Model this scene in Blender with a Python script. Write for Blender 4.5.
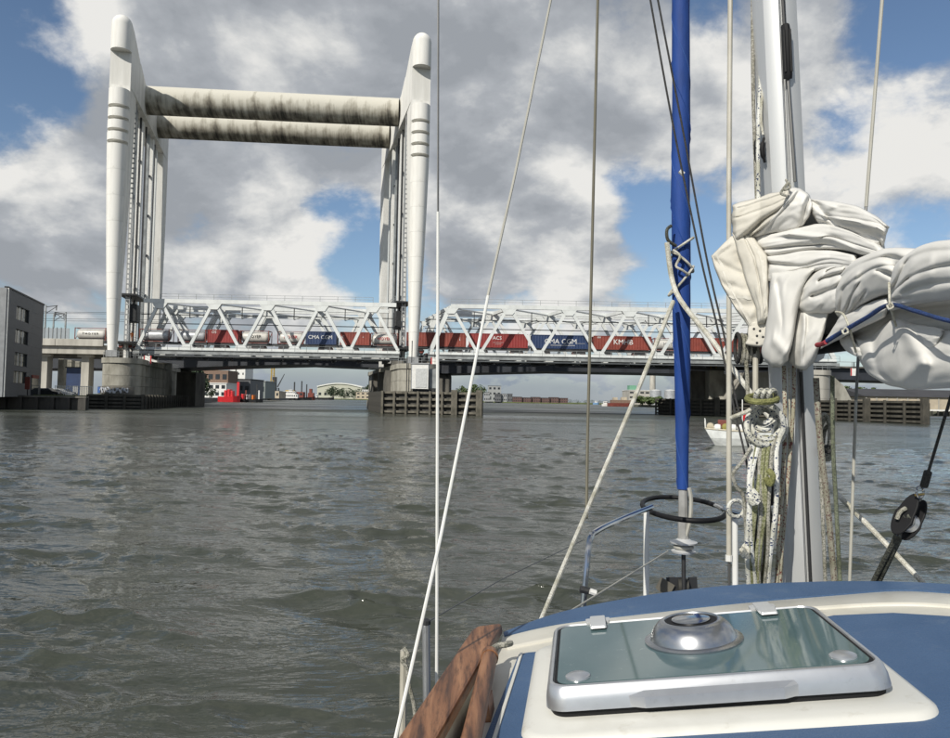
import bpy, bmesh, math, random
import numpy as np
from mathutils import Vector, Matrix, noise as mnoise

random.seed(7)
for o in list(bpy.data.objects): bpy.data.objects.remove(o, do_unlink=True)
scene = bpy.context.scene
COL = scene.collection

# ------------------------------------------------------------------ camera
FPX, PCX, PCY = 732.0, 475.0, 369.0
CAMZ = 2.4
PITCH = math.atan((400.5 - PCY) / FPX)
ROLL = math.radians(1.03)
_F = Vector((0, math.cos(PITCH), math.sin(PITCH)))
_U0 = Vector((0, -math.sin(PITCH), math.cos(PITCH)))
_R0 = Vector((1, 0, 0))
_R = _R0 * math.cos(ROLL) + _U0 * math.sin(ROLL)
_U = _U0 * math.cos(ROLL) - _R0 * math.sin(ROLL)
CAM = Vector((0, 0, CAMZ))
cd = bpy.data.cameras.new('camera')
cam = bpy.data.objects.new('camera', cd)
COL.objects.link(cam)
cam.matrix_world = Matrix(((_R.x, _U.x, -_F.x, 0), (_R.y, _U.y, -_F.y, 0), (_R.z, _U.z, -_F.z, CAMZ), (0, 0, 0, 1)))
cd.sensor_fit = 'HORIZONTAL'; cd.sensor_width = 36.0
cd.lens = FPX / 950.0 * 36.0
cd.clip_start = 0.05; cd.clip_end = 20000
scene.camera = cam

def ray(px, py):
    return _F * FPX + _R * (px - PCX) - _U * (py - PCY)
def W(px, py, Y):
    d = ray(px, py)
    return CAM + d * (Y / d.y)
def Wz(px, py, z):
    d = ray(px, py)
    return CAM + d * ((z - CAMZ) / d.z)

# ------------------------------------------------------------------ light
SUN_DIR = Vector((-0.46, -0.66, 0.60)).normalized()       # towards the sun
sun_d = bpy.data.lights.new('sun', 'SUN'); sun_d.energy = 4.6; sun_d.angle = math.radians(0.55)
sun_d.color = (1.0, 0.95, 0.86)
sun = bpy.data.objects.new('sun', sun_d); COL.objects.link(sun)
sun.rotation_euler = (-SUN_DIR).to_track_quat('-Z', 'Y').to_euler()
sun.location = (-40, -40, 60)

world = bpy.data.worlds.new('World'); scene.world = world; world.use_nodes = True
def build_world():
    nt = world.node_tree; nt.nodes.clear(); N = nt.nodes; L = nt.links
    def nd(t, **k):
        n = N.new(t)
        for a, b in k.items(): setattr(n, a, b)
        return n
    def setin(n, i, v):
        if hasattr(v, 'is_linked') or isinstance(v, bpy.types.NodeSocket): L.new(v, n.inputs[i])
        else: n.inputs[i].default_value = v
    def m(op, a, b=0.0, c=None):
        n = nd('ShaderNodeMath', operation=op); setin(n, 0, a); setin(n, 1, b)
        if c is not None: setin(n, 2, c)
        return n.outputs[0]
    def vm(op, a, b=None, s=None):
        n = nd('ShaderNodeVectorMath', operation=op); setin(n, 0, a)
        if b is not None: setin(n, 1, b)
        if s is not None: setin(n, 3, s)
        return n.outputs['Value'] if op == 'DOT_PRODUCT' else n.outputs[0]
    tc = nd('ShaderNodeTexCoord')
    d = vm('NORMALIZE', tc.outputs['Generated'])
    sx = nd('ShaderNodeSeparateXYZ'); L.new(d, sx.inputs[0])
    z = m('ABSOLUTE', sx.outputs[2])
    inv = m('DIVIDE', 1.0, m('ADD', m('MULTIPLY', z, 0.55), 0.40))
    q = vm('SCALE', d, s=inv)
    q2 = vm('MULTIPLY', q, (1.0, 1.0, 1.45))
    def nz(vec, scale, det, rough, dist, off=(0, 0, 0)):
        n = nd('ShaderNodeTexNoise'); n.noise_dimensions = '3D'
        v = vm('ADD', vec, off); L.new(v, n.inputs['Vector'])
        n.inputs['Scale'].default_value = scale; n.inputs['Detail'].default_value = det
        n.inputs['Roughness'].default_value = rough; n.inputs['Distortion'].default_value = dist
        return n.outputs[0]
    o0 = Vector((3.1, 1.7, 0.4))
    so = SUN_DIR * 0.10 + Vector((0, 0, 0.10))
    n1 = nz(q2, 2.1, 11, 0.60, 0.1, o0)
    n2 = nz(q2, 2.1, 5, 0.5, 0.15, o0 + so)
    n3 = nz(q2, 4.3, 9, 0.6, 0.35, o0 * 2)
    def blob(px, py, rad):
        c = ray(px, py).normalized()
        dt = vm('DOT_PRODUCT', d, tuple(c))
        n = nd('ShaderNodeMapRange', interpolation_type='SMOOTHSTEP'); L.new(dt, n.inputs[0])
        n.inputs[1].default_value = math.cos(math.radians(rad)); n.inputs[2].default_value = 1.0
        return n.outputs[0]
    cov = m('ADD', m('ADD', n1, 0.05), m('MULTIPLY', m('SUBTRACT', n3, 0.5), 0.35))
    # gaps and banks of the cloud cover, by direction in the sky
    for (px, py, rad, a) in [(5, 40, 7, -.26), (15, 110, 5, -.14), (345, 238, 5, -.22), (380, 285, 6, -.16), (625, 195, 5, -.25), (705, 250, 4, -.2), (650, 120, 6, .10), (760, 130, 6, .10),
                             (655, 265, 4, -.1), (540, 190, 4, -.14), (905, 8, 5, -.20), (710, 10, 3, -.10), (820, 105, 4, -.06), (925, 235, 4, -.12), (250, 285, 4, -.1),
                             (60, 190, 9, .16), (300, 60, 16, .18), (560, 80, 14, .2), (290, 275, 6, .16), (550, 238, 7, .30), (470, 200, 5, .14), (480, 262, 5, .14),
                             (850, 110, 9, .10), (760, 60, 8, .1), (200, 220, 8, .12), (620, 240, 4, .12)]:
        cov = m('ADD', cov, m('MULTIPLY', blob(px, py, rad), a))
    dens = nd('ShaderNodeMapRange', interpolation_type='SMOOTHSTEP'); L.new(cov, dens.inputs[0])
    dens.inputs[1].default_value = 0.445; dens.inputs[2].default_value = 0.62
    sh = m('ADD', 0.46, m('MULTIPLY', m('SUBTRACT', n1, n2), 4.4))
    sh = m('ADD', sh, m('MULTIPLY', m('SUBTRACT', n3, 0.5), 1.3))
    for (px, py, rad, a) in [(30, 170, 7, .34), (300, 280, 5, .45), (560, 228, 7, .85), (500, 240, 4, .3), (60, 30, 5, .3), (840, 90, 8, .40), (915, 215, 6, .35), (480, 230, 4, .25),
                             (440, 130, 10, -.20), (600, 60, 12, -.08), (650, 150, 6, -.12), (220, 60, 11, -.02), (330, 200, 6, -.12), (30, 230, 5, -.2), (560, 290, 8, -.05), (190, 210, 8, -.1)]:
        sh = m('ADD', sh, m('MULTIPLY', blob(px, py, rad), a))
    # thick cloud is greyer than its thin, sunlit rim
    thick = nd('ShaderNodeMapRange', interpolation_type='SMOOTHSTEP'); L.new(cov, thick.inputs[0])
    thick.inputs[1].default_value = 0.52; thick.inputs[2].default_value = 0.86
    sh = m('SUBTRACT', sh, m('MULTIPLY', thick.outputs[0], 0.16))
    ramp = nd('ShaderNodeValToRGB'); L.new(sh, ramp.inputs[0])
    e = ramp.color_ramp.elements
    e[0].position = 0.0; e[0].color = (0.36, 0.385, 0.42, 1)
    e[1].position = 1.0; e[1].color = (0.90, 0.89, 0.86, 1)
    k = e.new(0.38); k.color = (0.46, 0.485, 0.52, 1)
    k = e.new(0.72); k.color = (0.70, 0.71, 0.71, 1)
    low = nd('ShaderNodeMapRange', interpolation_type='SMOOTHSTEP'); L.new(z, low.inputs[0])
    low.inputs[1].default_value = 0.015; low.inputs[2].default_value = 0.085; low.inputs[3].default_value = 0.85; low.inputs[4].default_value = 0.0
    lm = nd('ShaderNodeMix', data_type='RGBA'); L.new(low.outputs[0], lm.inputs[0]); L.new(ramp.outputs[0], lm.inputs[6]); lm.inputs[7].default_value = (0.27, 0.33, 0.41, 1)
    dens_o = m('MAXIMUM', dens.outputs[0], low.outputs[0])
    sky = nd('ShaderNodeTexSky', sky_type='NISHITA'); sky.sun_disc = False
    sky.sun_elevation = math.asin(SUN_DIR.z); sky.sun_rotation = math.atan2(SUN_DIR.x, SUN_DIR.y)
    sky.air_density = 1.0; sky.dust_density = 0.3; sky.ozone_density = 2.5
    b1 = nd('ShaderNodeBackground'); L.new(sky.outputs[0], b1.inputs[0]); b1.inputs[1].default_value = 0.10
    b2 = nd('ShaderNodeBackground'); L.new(lm.outputs[2], b2.inputs[0]); b2.inputs[1].default_value = 0.92
    mx = nd('ShaderNodeMixShader'); L.new(dens_o, mx.inputs[0]); L.new(b1.outputs[0], mx.inputs[1]); L.new(b2.outputs[0], mx.inputs[2])
    out = nd('ShaderNodeOutputWorld'); L.new(mx.outputs[0], out.inputs[0])
build_world()
vs = scene.view_settings
vs.view_transform = 'Standard'; vs.look = 'None'; vs.exposure = 0.0; vs.gamma = 1.0; vs.use_curve_mapping = False

# ------------------------------------------------------------------ materials
MATS = {}
def mat(name, col, rough=0.7, metal=0.0, col2=None, scale=3.0, stretch=(1, 1, 1), bump=0.0, bscale=None, spec=None, contrast=(0.35, 0.65), coords='Object', detail=5, lo=None, speck=None):
    if name in MATS: return MATS[name]
    mt = bpy.data.materials.new(name); mt.use_nodes = True
    nt = mt.node_tree; N = nt.nodes; L = nt.links
    p = N['Principled BSDF']
    p.inputs['Roughness'].default_value = rough; p.inputs['Metallic'].default_value = metal
    if spec is not None: p.inputs['Specular IOR Level'].default_value = spec
    tc = N.new('ShaderNodeTexCoord'); mp = N.new('ShaderNodeMapping'); mp.inputs['Scale'].default_value = stretch
    L.new(tc.outputs[coords], mp.inputs[0])
    if col2 is None: col2 = tuple(c * 0.78 for c in col)
    n = N.new('ShaderNodeTexNoise'); n.inputs['Scale'].default_value = scale; n.inputs['Detail'].default_value = detail; n.inputs['Roughness'].default_value = 0.6
    L.new(mp.outputs[0], n.inputs['Vector'])
    r = N.new('ShaderNodeValToRGB'); L.new(n.outputs[0], r.inputs[0])
    r.color_ramp.elements[0].position = contrast[0]; r.color_ramp.elements[0].color = (*col2, 1)
    r.color_ramp.elements[1].position = contrast[1]; r.color_ramp.elements[1].color = (*col, 1)
    out = r.outputs[0]
    if speck:                 # dirt, salt or wear spots: (scale, threshold, colour, opacity)
        ns = N.new('ShaderNodeTexNoise'); ns.inputs['Scale'].default_value = speck[0]; ns.inputs['Detail'].default_value = 6; ns.inputs['Roughness'].default_value = 0.7
        L.new(tc.outputs[coords], ns.inputs['Vector'])
        mr = N.new('ShaderNodeMapRange'); L.new(ns.outputs[0], mr.inputs[0]); mr.inputs[1].default_value = speck[1]; mr.inputs[2].default_value = speck[1] + 0.14; mr.inputs[4].default_value = speck[3]
        mx = N.new('ShaderNodeMix'); mx.data_type = 'RGBA'; L.new(mr.outputs[0], mx.inputs[0]); L.new(out, mx.inputs[6]); mx.inputs[7].default_value = (*speck[2], 1); out = mx.outputs[2]
    L.new(out, p.inputs['Base Color'])
    if bump:
        nb = N.new('ShaderNodeTexNoise'); nb.inputs['Scale'].default_value = bscale or scale * 4; nb.inputs['Detail'].default_value = 4
        L.new(mp.outputs[0], nb.inputs['Vector'])
        b = N.new('ShaderNodeBump'); b.inputs['Strength'].default_value = bump; b.inputs['Distance'].default_value = lo or 0.02
        L.new(nb.outputs[0], b.inputs['Height']); L.new(b.outputs[0], p.inputs['Normal'])
    MATS[name] = mt
    return mt

# ------------------------------------------------------------------ mesh builder
class MB:
    def __init__(s): s.v = []; s.f = []; s.sm = []
    def add(s, vs, fs, smooth=False):
        b = len(s.v); s.v += [tuple(v) for v in vs]
        s.f += [tuple(b + i for i in f) for f in fs]; s.sm += [smooth] * len(fs)
        return s
    def box(s, c, size, X=(1, 0, 0), Y=(0, 1, 0), Z=(0, 0, 1)):
        c = Vector(c); X = Vector(X) * size[0] / 2; Y = Vector(Y) * size[1] / 2; Z = Vector(Z) * size[2] / 2
        vs = [c + X * i + Y * j + Z * k for k in (-1, 1) for j in (-1, 1) for i in (-1, 1)]
        return s.add(vs, [(0, 2, 3, 1), (4, 5, 7, 6), (0, 1, 5, 4), (2, 6, 7, 3), (0, 4, 6, 2), (1, 3, 7, 5)])
    def bar(s, a, b, w, h, up=(0, 0, 1), w2=None, h2=None):
        a = Vector(a); b = Vector(b); d = (b - a).normalized(); up = Vector(up)
        sx = d.cross(up)
        if sx.length < 1e-4: sx = d.cross(Vector((0, 1, 0)))
        sx.normalize(); uy = sx.cross(d)
        w2 = w if w2 is None else w2; h2 = h if h2 is None else h2
        vs = []
        for p, ww, hh in ((a, w, h), (b, w2, h2)):
            for i, j in ((-1, -1), (1, -1), (1, 1), (-1, 1)): vs.append(p + sx * ww / 2 * i + uy * hh / 2 * j)
        return s.add(vs, [(0, 1, 2, 3), (7, 6, 5, 4), (0, 4, 5, 1), (1, 5, 6, 2), (2, 6, 7, 3), (3, 7, 4, 0)])
    def tube(s, pts, r, n=8, caps=True, closed=False):
        pts = [Vector(p) for p in pts]; m = len(pts)
        rs = r if isinstance(r, (list, tuple)) else [r] * m
        vs = []; prev = None
        for i, p in enumerate(pts):
            if closed: t = pts[(i + 1) % m] - pts[i - 1]
            else: t = pts[min(i + 1, m - 1)] - pts[max(i - 1, 0)]
            if t.length < 1e-9: t = Vector((0, 0, 1))
            t.normalize()
            if prev is None:
                a = t.cross(Vector((0, 0, 1)))
                if a.length < 0.1: a = t.cross(Vector((1, 0, 0)))
                a.normalize()
            else:
                a = prev - t * prev.dot(t); a.normalize()
            prev = a; b = t.cross(a)
            for k in range(n):
                an = 2 * math.pi * k / n
                vs.append(p + (a * math.cos(an) + b * math.sin(an)) * rs[i])
        fs = []
        for i in range(m if closed else m - 1):
            j = (i + 1) % m
            for k in range(n):
                fs.append((i * n + k, i * n + (k + 1) % n, j * n + (k + 1) % n, j * n + k))
        s.add(vs, fs, True)
        if caps and not closed:
            s.add([vs[k] for k in range(n)], [tuple(range(n))[::-1]]); s.add([vs[(m - 1) * n + k] for k in range(n)], [tuple(range(n))])
        return s
    def loft(s, secs, closed=True, cap=True, smooth=False):
        n = len(secs[0]); vs = [p for q in secs for p in q]; fs = []
        for i in range(len(secs) - 1):
            for k in range(n if closed else n - 1):
                k2 = (k + 1) % n
                fs.append((i * n + k, i * n + k2, (i + 1) * n + k2, (i + 1) * n + k))
        s.add(vs, fs, smooth)
        if cap:
            s.add(secs[0], [tuple(range(n))[::-1]]); s.add(secs[-1], [tuple(range(n))])
        return s
    def prism(s, poly, vec):
        vec = Vector(vec); a = [Vector(p) for p in poly]; return s.loft([a, [p + vec for p in a]])
    def lathe(s, prof, c, n=24, ax=(0, 0, 1), smooth=True, e=None):
        ax = Vector(ax).normalized(); u = ax.cross(Vector((1, 0, 0)))
        if u.length < 0.1: u = ax.cross(Vector((0, 1, 0)))
        u.normalize(); w = ax.cross(u); c = Vector(c)
        secs = [[c + ax * z + (u * math.cos(2 * math.pi * k / n) + w * math.sin(2 * math.pi * k / n)) * r for k in range(n)] for r, z in prof]
        return s.loft(secs, True, True, smooth)
    def bounds(s):
        a = np.array(s.v); return a.min(0), a.max(0)

def link(o): COL.objects.link(o); return o
def thing(name, label, cat, loc=(0, 0, 0), group=None, kind=None):
    o = bpy.data.objects.new(name, None); link(o); o.location = loc; o.empty_display_size = 0.1
    if label: o['label'] = label
    if cat: o['category'] = cat
    if group: o['group'] = group
    if kind: o['kind'] = kind
    return o
def tag(o, label=None, cat=None, group=None, kind=None):
    if label: o['label'] = label
    if cat: o['category'] = cat
    if group: o['group'] = group
    if kind: o['kind'] = kind
    return o
def root_loc(p):
    l = Vector((0, 0, 0))
    while p is not None: l += p.location; p = p.parent
    return l
def obj(name, mb, mt, parent=None, label=None, bevel=0.0, sharp=35, fixn=True):
    vs = mb.v
    a = np.array(vs); lo, hi = a.min(0), a.max(0)
    org = Vector(((lo[0] + hi[0]) / 2, (lo[1] + hi[1]) / 2, lo[2]))
    me = bpy.data.meshes.new(name)
    me.from_pydata([(v[0] - org.x, v[1] - org.y, v[2] - org.z) for v in vs], [], mb.f)
    me.polygons.foreach_set('use_smooth', mb.sm)
    if fixn:
        bm = bmesh.new(); bm.from_mesh(me)
        bmesh.ops.remove_doubles(bm, verts=bm.verts, dist=1e-5)
        bmesh.ops.recalc_face_normals(bm, faces=bm.faces)
        bm.to_mesh(me); bm.free()
    if any(mb.sm): me.set_sharp_from_angle(angle=math.radians(sharp))
    if mt is not None: me.materials.append(mt)
    o = bpy.data.objects.new(name, me); link(o)
    if parent is not None:
        o.parent = parent; o.location = org - root_loc(parent)
    else: o.location = org
    if label: o['label'] = label
    if bevel:
        b = o.modifiers.new('bevel', 'BEVEL'); b.width = bevel; b.segments = 2; b.limit_method = 'ANGLE'
    return o
def copy_tree(o, parent=None):
    c = o.copy(); link(c)
    if parent is not None: c.parent = parent
    for ch in list(o.children): copy_tree(ch, c)
    return c
def text(body, size, loc, xax, upv, mt, parent, name='lettering', extrude=0.004, sx=1.0):
    cu = bpy.data.curves.new('t', 'FONT'); cu.body = body; cu.size = size; cu.align_x = 'CENTER'; cu.align_y = 'CENTER'; cu.extrude = extrude; cu.resolution_u = 2
    t = bpy.data.objects.new('t', cu); link(t)
    bpy.context.view_layer.update()
    dg = bpy.context.evaluated_depsgraph_get()
    me = bpy.data.meshes.new_from_object(t.evaluated_get(dg)); me.name = name
    bpy.data.objects.remove(t, do_unlink=True)
    X = Vector(xax).normalized(); Z = Vector(upv).normalized(); Nn = X.cross(Z)
    mm = Matrix((X * sx, Z, Nn)).transposed().to_4x4()
    me.transform(mm); me.materials.clear(); me.materials.append(mt)
    o = bpy.data.objects.new(name, me); link(o)
    if parent is not None: o.parent = parent; o.location = Vector(loc) - root_loc(parent)
    else: o.location = loc
    return o
def catmull(pts, n):
    pts = [Vector(p) for p in pts]; out = []
    m = len(pts)
    for i in range(m - 1):
        p0 = pts[max(i - 1, 0)]; p1 = pts[i]; p2 = pts[i + 1]; p3 = pts[min(i + 2, m - 1)]
        for k in range(n):
            t = k / n
            out.append(0.5 * ((2 * p1) + (p2 - p0) * t + (2 * p0 - 5 * p1 + 4 * p2 - p3) * t * t + (3 * p1 - p0 - 3 * p2 + p3) * t ** 3))
    out.append(pts[-1]); return out

# ------------------------------------------------------------------ palette
m_tower = mat('tower_concrete', (0.74, 0.73, 0.69), 0.8, col2=(0.57, 0.56, 0.52), scale=0.7, stretch=(1, 1, 0.10), contrast=(0.28, 0.58), bump=0.15, detail=8, speck=(0.35, 0.60, (0.36, 0.35, 0.31), 0.6))
m_steel = mat('bridge_paint', (0.63, 0.65, 0.635), 0.5, col2=(0.46, 0.475, 0.465), scale=0.35, stretch=(1, 1, 0.4), contrast=(0.25, 0.55))
m_steel2 = mat('bridge_paint_grey', (0.30, 0.32, 0.32), 0.5, col2=(0.18, 0.19, 0.19), scale=0.6)
m_girder = mat('deck_girder_paint', (0.10, 0.11, 0.115), 0.55, col2=(0.05, 0.055, 0.06), scale=0.4)
m_dark = mat('dark_steel', (0.03, 0.032, 0.034), 0.55, col2=(0.015, 0.015, 0.016), scale=2)
m_road = mat('road_bridge_paint', (0.035, 0.04, 0.05), 0.5, col2=(0.02, 0.022, 0.027), scale=0.2)
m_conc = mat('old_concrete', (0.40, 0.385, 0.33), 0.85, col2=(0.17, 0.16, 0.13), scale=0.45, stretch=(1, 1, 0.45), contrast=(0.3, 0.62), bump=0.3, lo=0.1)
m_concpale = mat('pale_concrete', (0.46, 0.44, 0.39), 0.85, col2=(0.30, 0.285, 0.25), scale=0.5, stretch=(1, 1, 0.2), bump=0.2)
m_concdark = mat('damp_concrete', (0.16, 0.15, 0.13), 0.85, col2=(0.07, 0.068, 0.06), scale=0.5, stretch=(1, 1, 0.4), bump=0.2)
m_timber = mat('weathered_timber', (0.165, 0.15, 0.12), 0.85, col2=(0.065, 0.06, 0.045), scale=1.2, stretch=(1, 1, 0.5), bump=0.3, lo=0.05)
m_timberd = mat('wet_timber', (0.05, 0.047, 0.04), 0.7, col2=(0.018, 0.018, 0.014), scale=1.0, bump=0.3, lo=0.05)
m_timberm = mat('damp_timber', (.085, .078, .062), .8, col2=(.035, .033, .026), scale=1.2, stretch=(1, 1, .5), bump=.3, lo=.05)
m_pile = mat('sheet_pile_steel', (0.06, 0.055, 0.048), 0.7, col2=(0.028, 0.026, 0.022), scale=1.5, stretch=(1, 1, 0.3))
m_white = mat('white_paint', (0.74, 0.74, 0.71), 0.5, col2=(0.64, 0.63, 0.59), scale=2.0)
m_grey = mat('grey_paint', (0.32, 0.33, 0.335), 0.55, col2=(0.25, 0.255, 0.26), scale=1)
m_glassd = mat('dark_glass', (0.03, 0.035, 0.04), 0.08, spec=0.6)
m_red = mat('container_red', (0.25, 0.026, 0.024), 0.55, col2=(0.18, 0.021, 0.018), scale=0.6)
m_red2 = mat('container_oxide', (0.23, 0.044, 0.028), 0.6, col2=(0.155, 0.03, 0.02), scale=0.6)
m_blue = mat('container_blue', (0.018, 0.04, 0.11), 0.5, col2=(0.012, 0.028, 0.08), scale=0.6)
m_tank = mat('tank_cream', (0.60, 0.58, 0.53), 0.4, col2=(0.45, 0.44, 0.41), scale=0.7, stretch=(1, 1, 0.5))
m_tanksil = mat('tank_silver', (0.48, 0.49, 0.50), 0.35, col2=(0.36, 0.37, 0.38), scale=0.7, metal=0.3)
m_rust = mat('rusty_red', (0.22, 0.05, 0.035), 0.7, col2=(0.13, 0.035, 0.025), scale=1)
m_yellow = mat('yellow_paint', (0.55, 0.36, 0.04), 0.5)
m_lett = mat('white_lettering', (0.75, 0.75, 0.73), 0.6)
m_redlett = mat('red_lettering', (0.5, 0.03, 0.03), 0.6)
m_boatred = mat('red_boat_paint', (0.62, 0.03, 0.035), 0.4, col2=(0.5, 0.02, 0.025))
m_brick = mat('brown_brick', (0.21, 0.14, 0.10), 0.85, col2=(0.15, 0.10, 0.075), scale=2)
m_tan = mat('tan_render', (0.50, 0.43, 0.32), 0.85, col2=(0.36, 0.31, 0.24), scale=0.3)
m_roofd = mat('dark_roof_felt', (0.05, 0.05, 0.055), 0.9, col2=(0.035, 0.035, 0.038), scale=0.3)
m_clad = mat('dark_grey_cladding', (0.115, 0.118, 0.125), 0.6, col2=(0.095, 0.098, 0.104), scale=1, stretch=(1, 1, 6))
m_leaf = mat('leaf_green', (0.085, 0.12, 0.035), 0.7, col2=(0.03, 0.052, 0.016), scale=0.35, contrast=(0.35, 0.6))
m_leafd = mat('leaf_dark', (0.05, 0.075, 0.035), 0.75, col2=(0.02, 0.034, 0.018), scale=0.25)
m_bark = mat('bark', (0.10, 0.08, 0.06), 0.9)
m_grass = mat('bank_grass', (0.12, 0.15, 0.045), 0.95, col2=(0.07, 0.085, 0.035), scale=0.4, bump=0.5, lo=0.1)
m_ground = mat('quay_paving', (0.17, 0.165, 0.15), 0.9, col2=(0.11, 0.105, 0.10), scale=0.5)
m_farg = mat('far_bank_ground', (0.09, 0.095, 0.07), 0.95, col2=(0.06, 0.065, 0.05), scale=0.05)

def beam_material():
    mt = bpy.data.materials.new('stained_beam_concrete'); mt.use_nodes = True
    N = mt.node_tree.nodes; L = mt.node_tree.links; p = N['Principled BSDF']; p.inputs['Roughness'].default_value = 0.85
    tc = N.new('ShaderNodeTexCoord'); sep = N.new('ShaderNodeSeparateXYZ'); L.new(tc.outputs['Generated'], sep.inputs[0])
    # algae and soot runs: they hang from the joints on the crown and gather on the lower flank
    mp = N.new('ShaderNodeMapping'); mp.inputs['Scale'].default_value = (0.75, 0.06, 0.09); L.new(tc.outputs['Object'], mp.inputs[0])
    n = N.new('ShaderNodeTexNoise'); n.inputs['Scale'].default_value = 1.0; n.inputs['Detail'].default_value = 6; n.inputs['Roughness'].default_value = 0.7; L.new(mp.outputs[0], n.inputs[0])
    n2 = N.new('ShaderNodeTexNoise'); n2.inputs['Scale'].default_value = 0.5; n2.inputs['Detail'].default_value = 8; L.new(tc.outputs['Object'], n2.inputs[0])
    def m(op, a, b):
        q = N.new('ShaderNodeMath'); q.operation = op
        for i, v in enumerate((a, b)):
            if isinstance(v, (int, float)): q.inputs[i].default_value = v
            else: L.new(v, q.inputs[i])
        return q.outputs[0]
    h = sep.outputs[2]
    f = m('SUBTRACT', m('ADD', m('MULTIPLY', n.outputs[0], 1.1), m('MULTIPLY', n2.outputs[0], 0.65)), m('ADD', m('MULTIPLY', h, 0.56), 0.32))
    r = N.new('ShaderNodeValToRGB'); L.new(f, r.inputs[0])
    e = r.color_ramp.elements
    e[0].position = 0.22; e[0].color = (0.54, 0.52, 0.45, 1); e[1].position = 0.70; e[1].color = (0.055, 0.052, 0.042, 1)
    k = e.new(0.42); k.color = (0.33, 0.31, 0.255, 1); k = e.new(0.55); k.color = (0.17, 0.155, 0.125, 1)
    L.new(r.outputs[0], p.inputs['Base Color'])
    b = N.new('ShaderNodeBump'); b.inputs['Strength'].default_value = 0.3; b.inputs['Distance'].default_value = 0.1
    L.new(n2.outputs[0], b.inputs['Height']); L.new(b.outputs[0], p.inputs['Normal'])
    return mt
m_beam = beam_material()

# ------------------------------------------------------------------ water
def water_material():
    mt = bpy.data.materials.new('river_water'); mt.use_nodes = True
    N = mt.node_tree.nodes; L = mt.node_tree.links; p = N['Principled BSDF']
    p.inputs['Base Color'].default_value = (0.045, 0.050, 0.039, 1); p.inputs['IOR'].default_value = 1.33
    tc = N.new('ShaderNodeTexCoord')
    def nz(scale, st, det, rough=0.55, rot=0.0):
        mp = N.new('ShaderNodeMapping'); mp.inputs['Scale'].default_value = st; mp.inputs['Rotation'].default_value = (0, 0, rot); L.new(tc.outputs['Object'], mp.inputs[0])
        n = N.new('ShaderNodeTexNoise'); n.inputs['Scale'].default_value = scale; n.inputs['Detail'].default_value = det; n.inputs['Roughness'].default_value = rough
        n.inputs['Distortion'].default_value = 0.4
        L.new(mp.outputs[0], n.inputs[0]); return n.outputs[0]
    a = nz(0.9, (0.45, 1, 1), 5, 0.6, 0.1); b = nz(4.5, (0.6, 1, 1), 4, 0.6, -0.2)
    gust = nz(0.05, (0.28, 1, 1), 5, 0.65)
    ln = N.new('ShaderNodeVectorMath'); ln.operation = 'LENGTH'; L.new(tc.outputs['Object'], ln.inputs[0])
    rr = N.new('ShaderNodeMapRange'); L.new(ln.outputs['Value'], rr.inputs[0]); rr.inputs[1].default_value = 35; rr.inputs[2].default_value = 170; rr.inputs[3].default_value = 0.07; rr.inputs[4].default_value = 0.40
    gr = N.new('ShaderNodeMapRange'); L.new(gust, gr.inputs[0]); gr.inputs[1].default_value = 0.38; gr.inputs[2].default_value = 0.62; gr.inputs[3].default_value = 0.55; gr.inputs[4].default_value = 1.35
    mu = N.new('ShaderNodeMath'); mu.operation = 'MULTIPLY'; L.new(rr.outputs[0], mu.inputs[0]); L.new(gr.outputs[0], mu.inputs[1]); L.new(mu.outputs[0], p.inputs['Roughness'])
    b1 = N.new('ShaderNodeBump'); b1.inputs['Distance'].default_value = 0.24; b1.inputs['Strength'].default_value = 0.5; L.new(a, b1.inputs['Height'])
    b2 = N.new('ShaderNodeBump'); b2.inputs['Distance'].default_value = 0.014; L.new(b, b2.inputs['Height']); L.new(b1.outputs[0], b2.inputs['Normal'])
    mr = N.new('ShaderNodeMapRange'); L.new(gust, mr.inputs[0]); mr.inputs[1].default_value = 0.35; mr.inputs[2].default_value = 0.65; mr.inputs[3].default_value = 0.45; mr.inputs[4].default_value = 1.0
    L.new(mr.outputs[0], b2.inputs['Strength'])
    L.new(b2.outputs[0], p.inputs['Normal'])
    return mt
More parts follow.
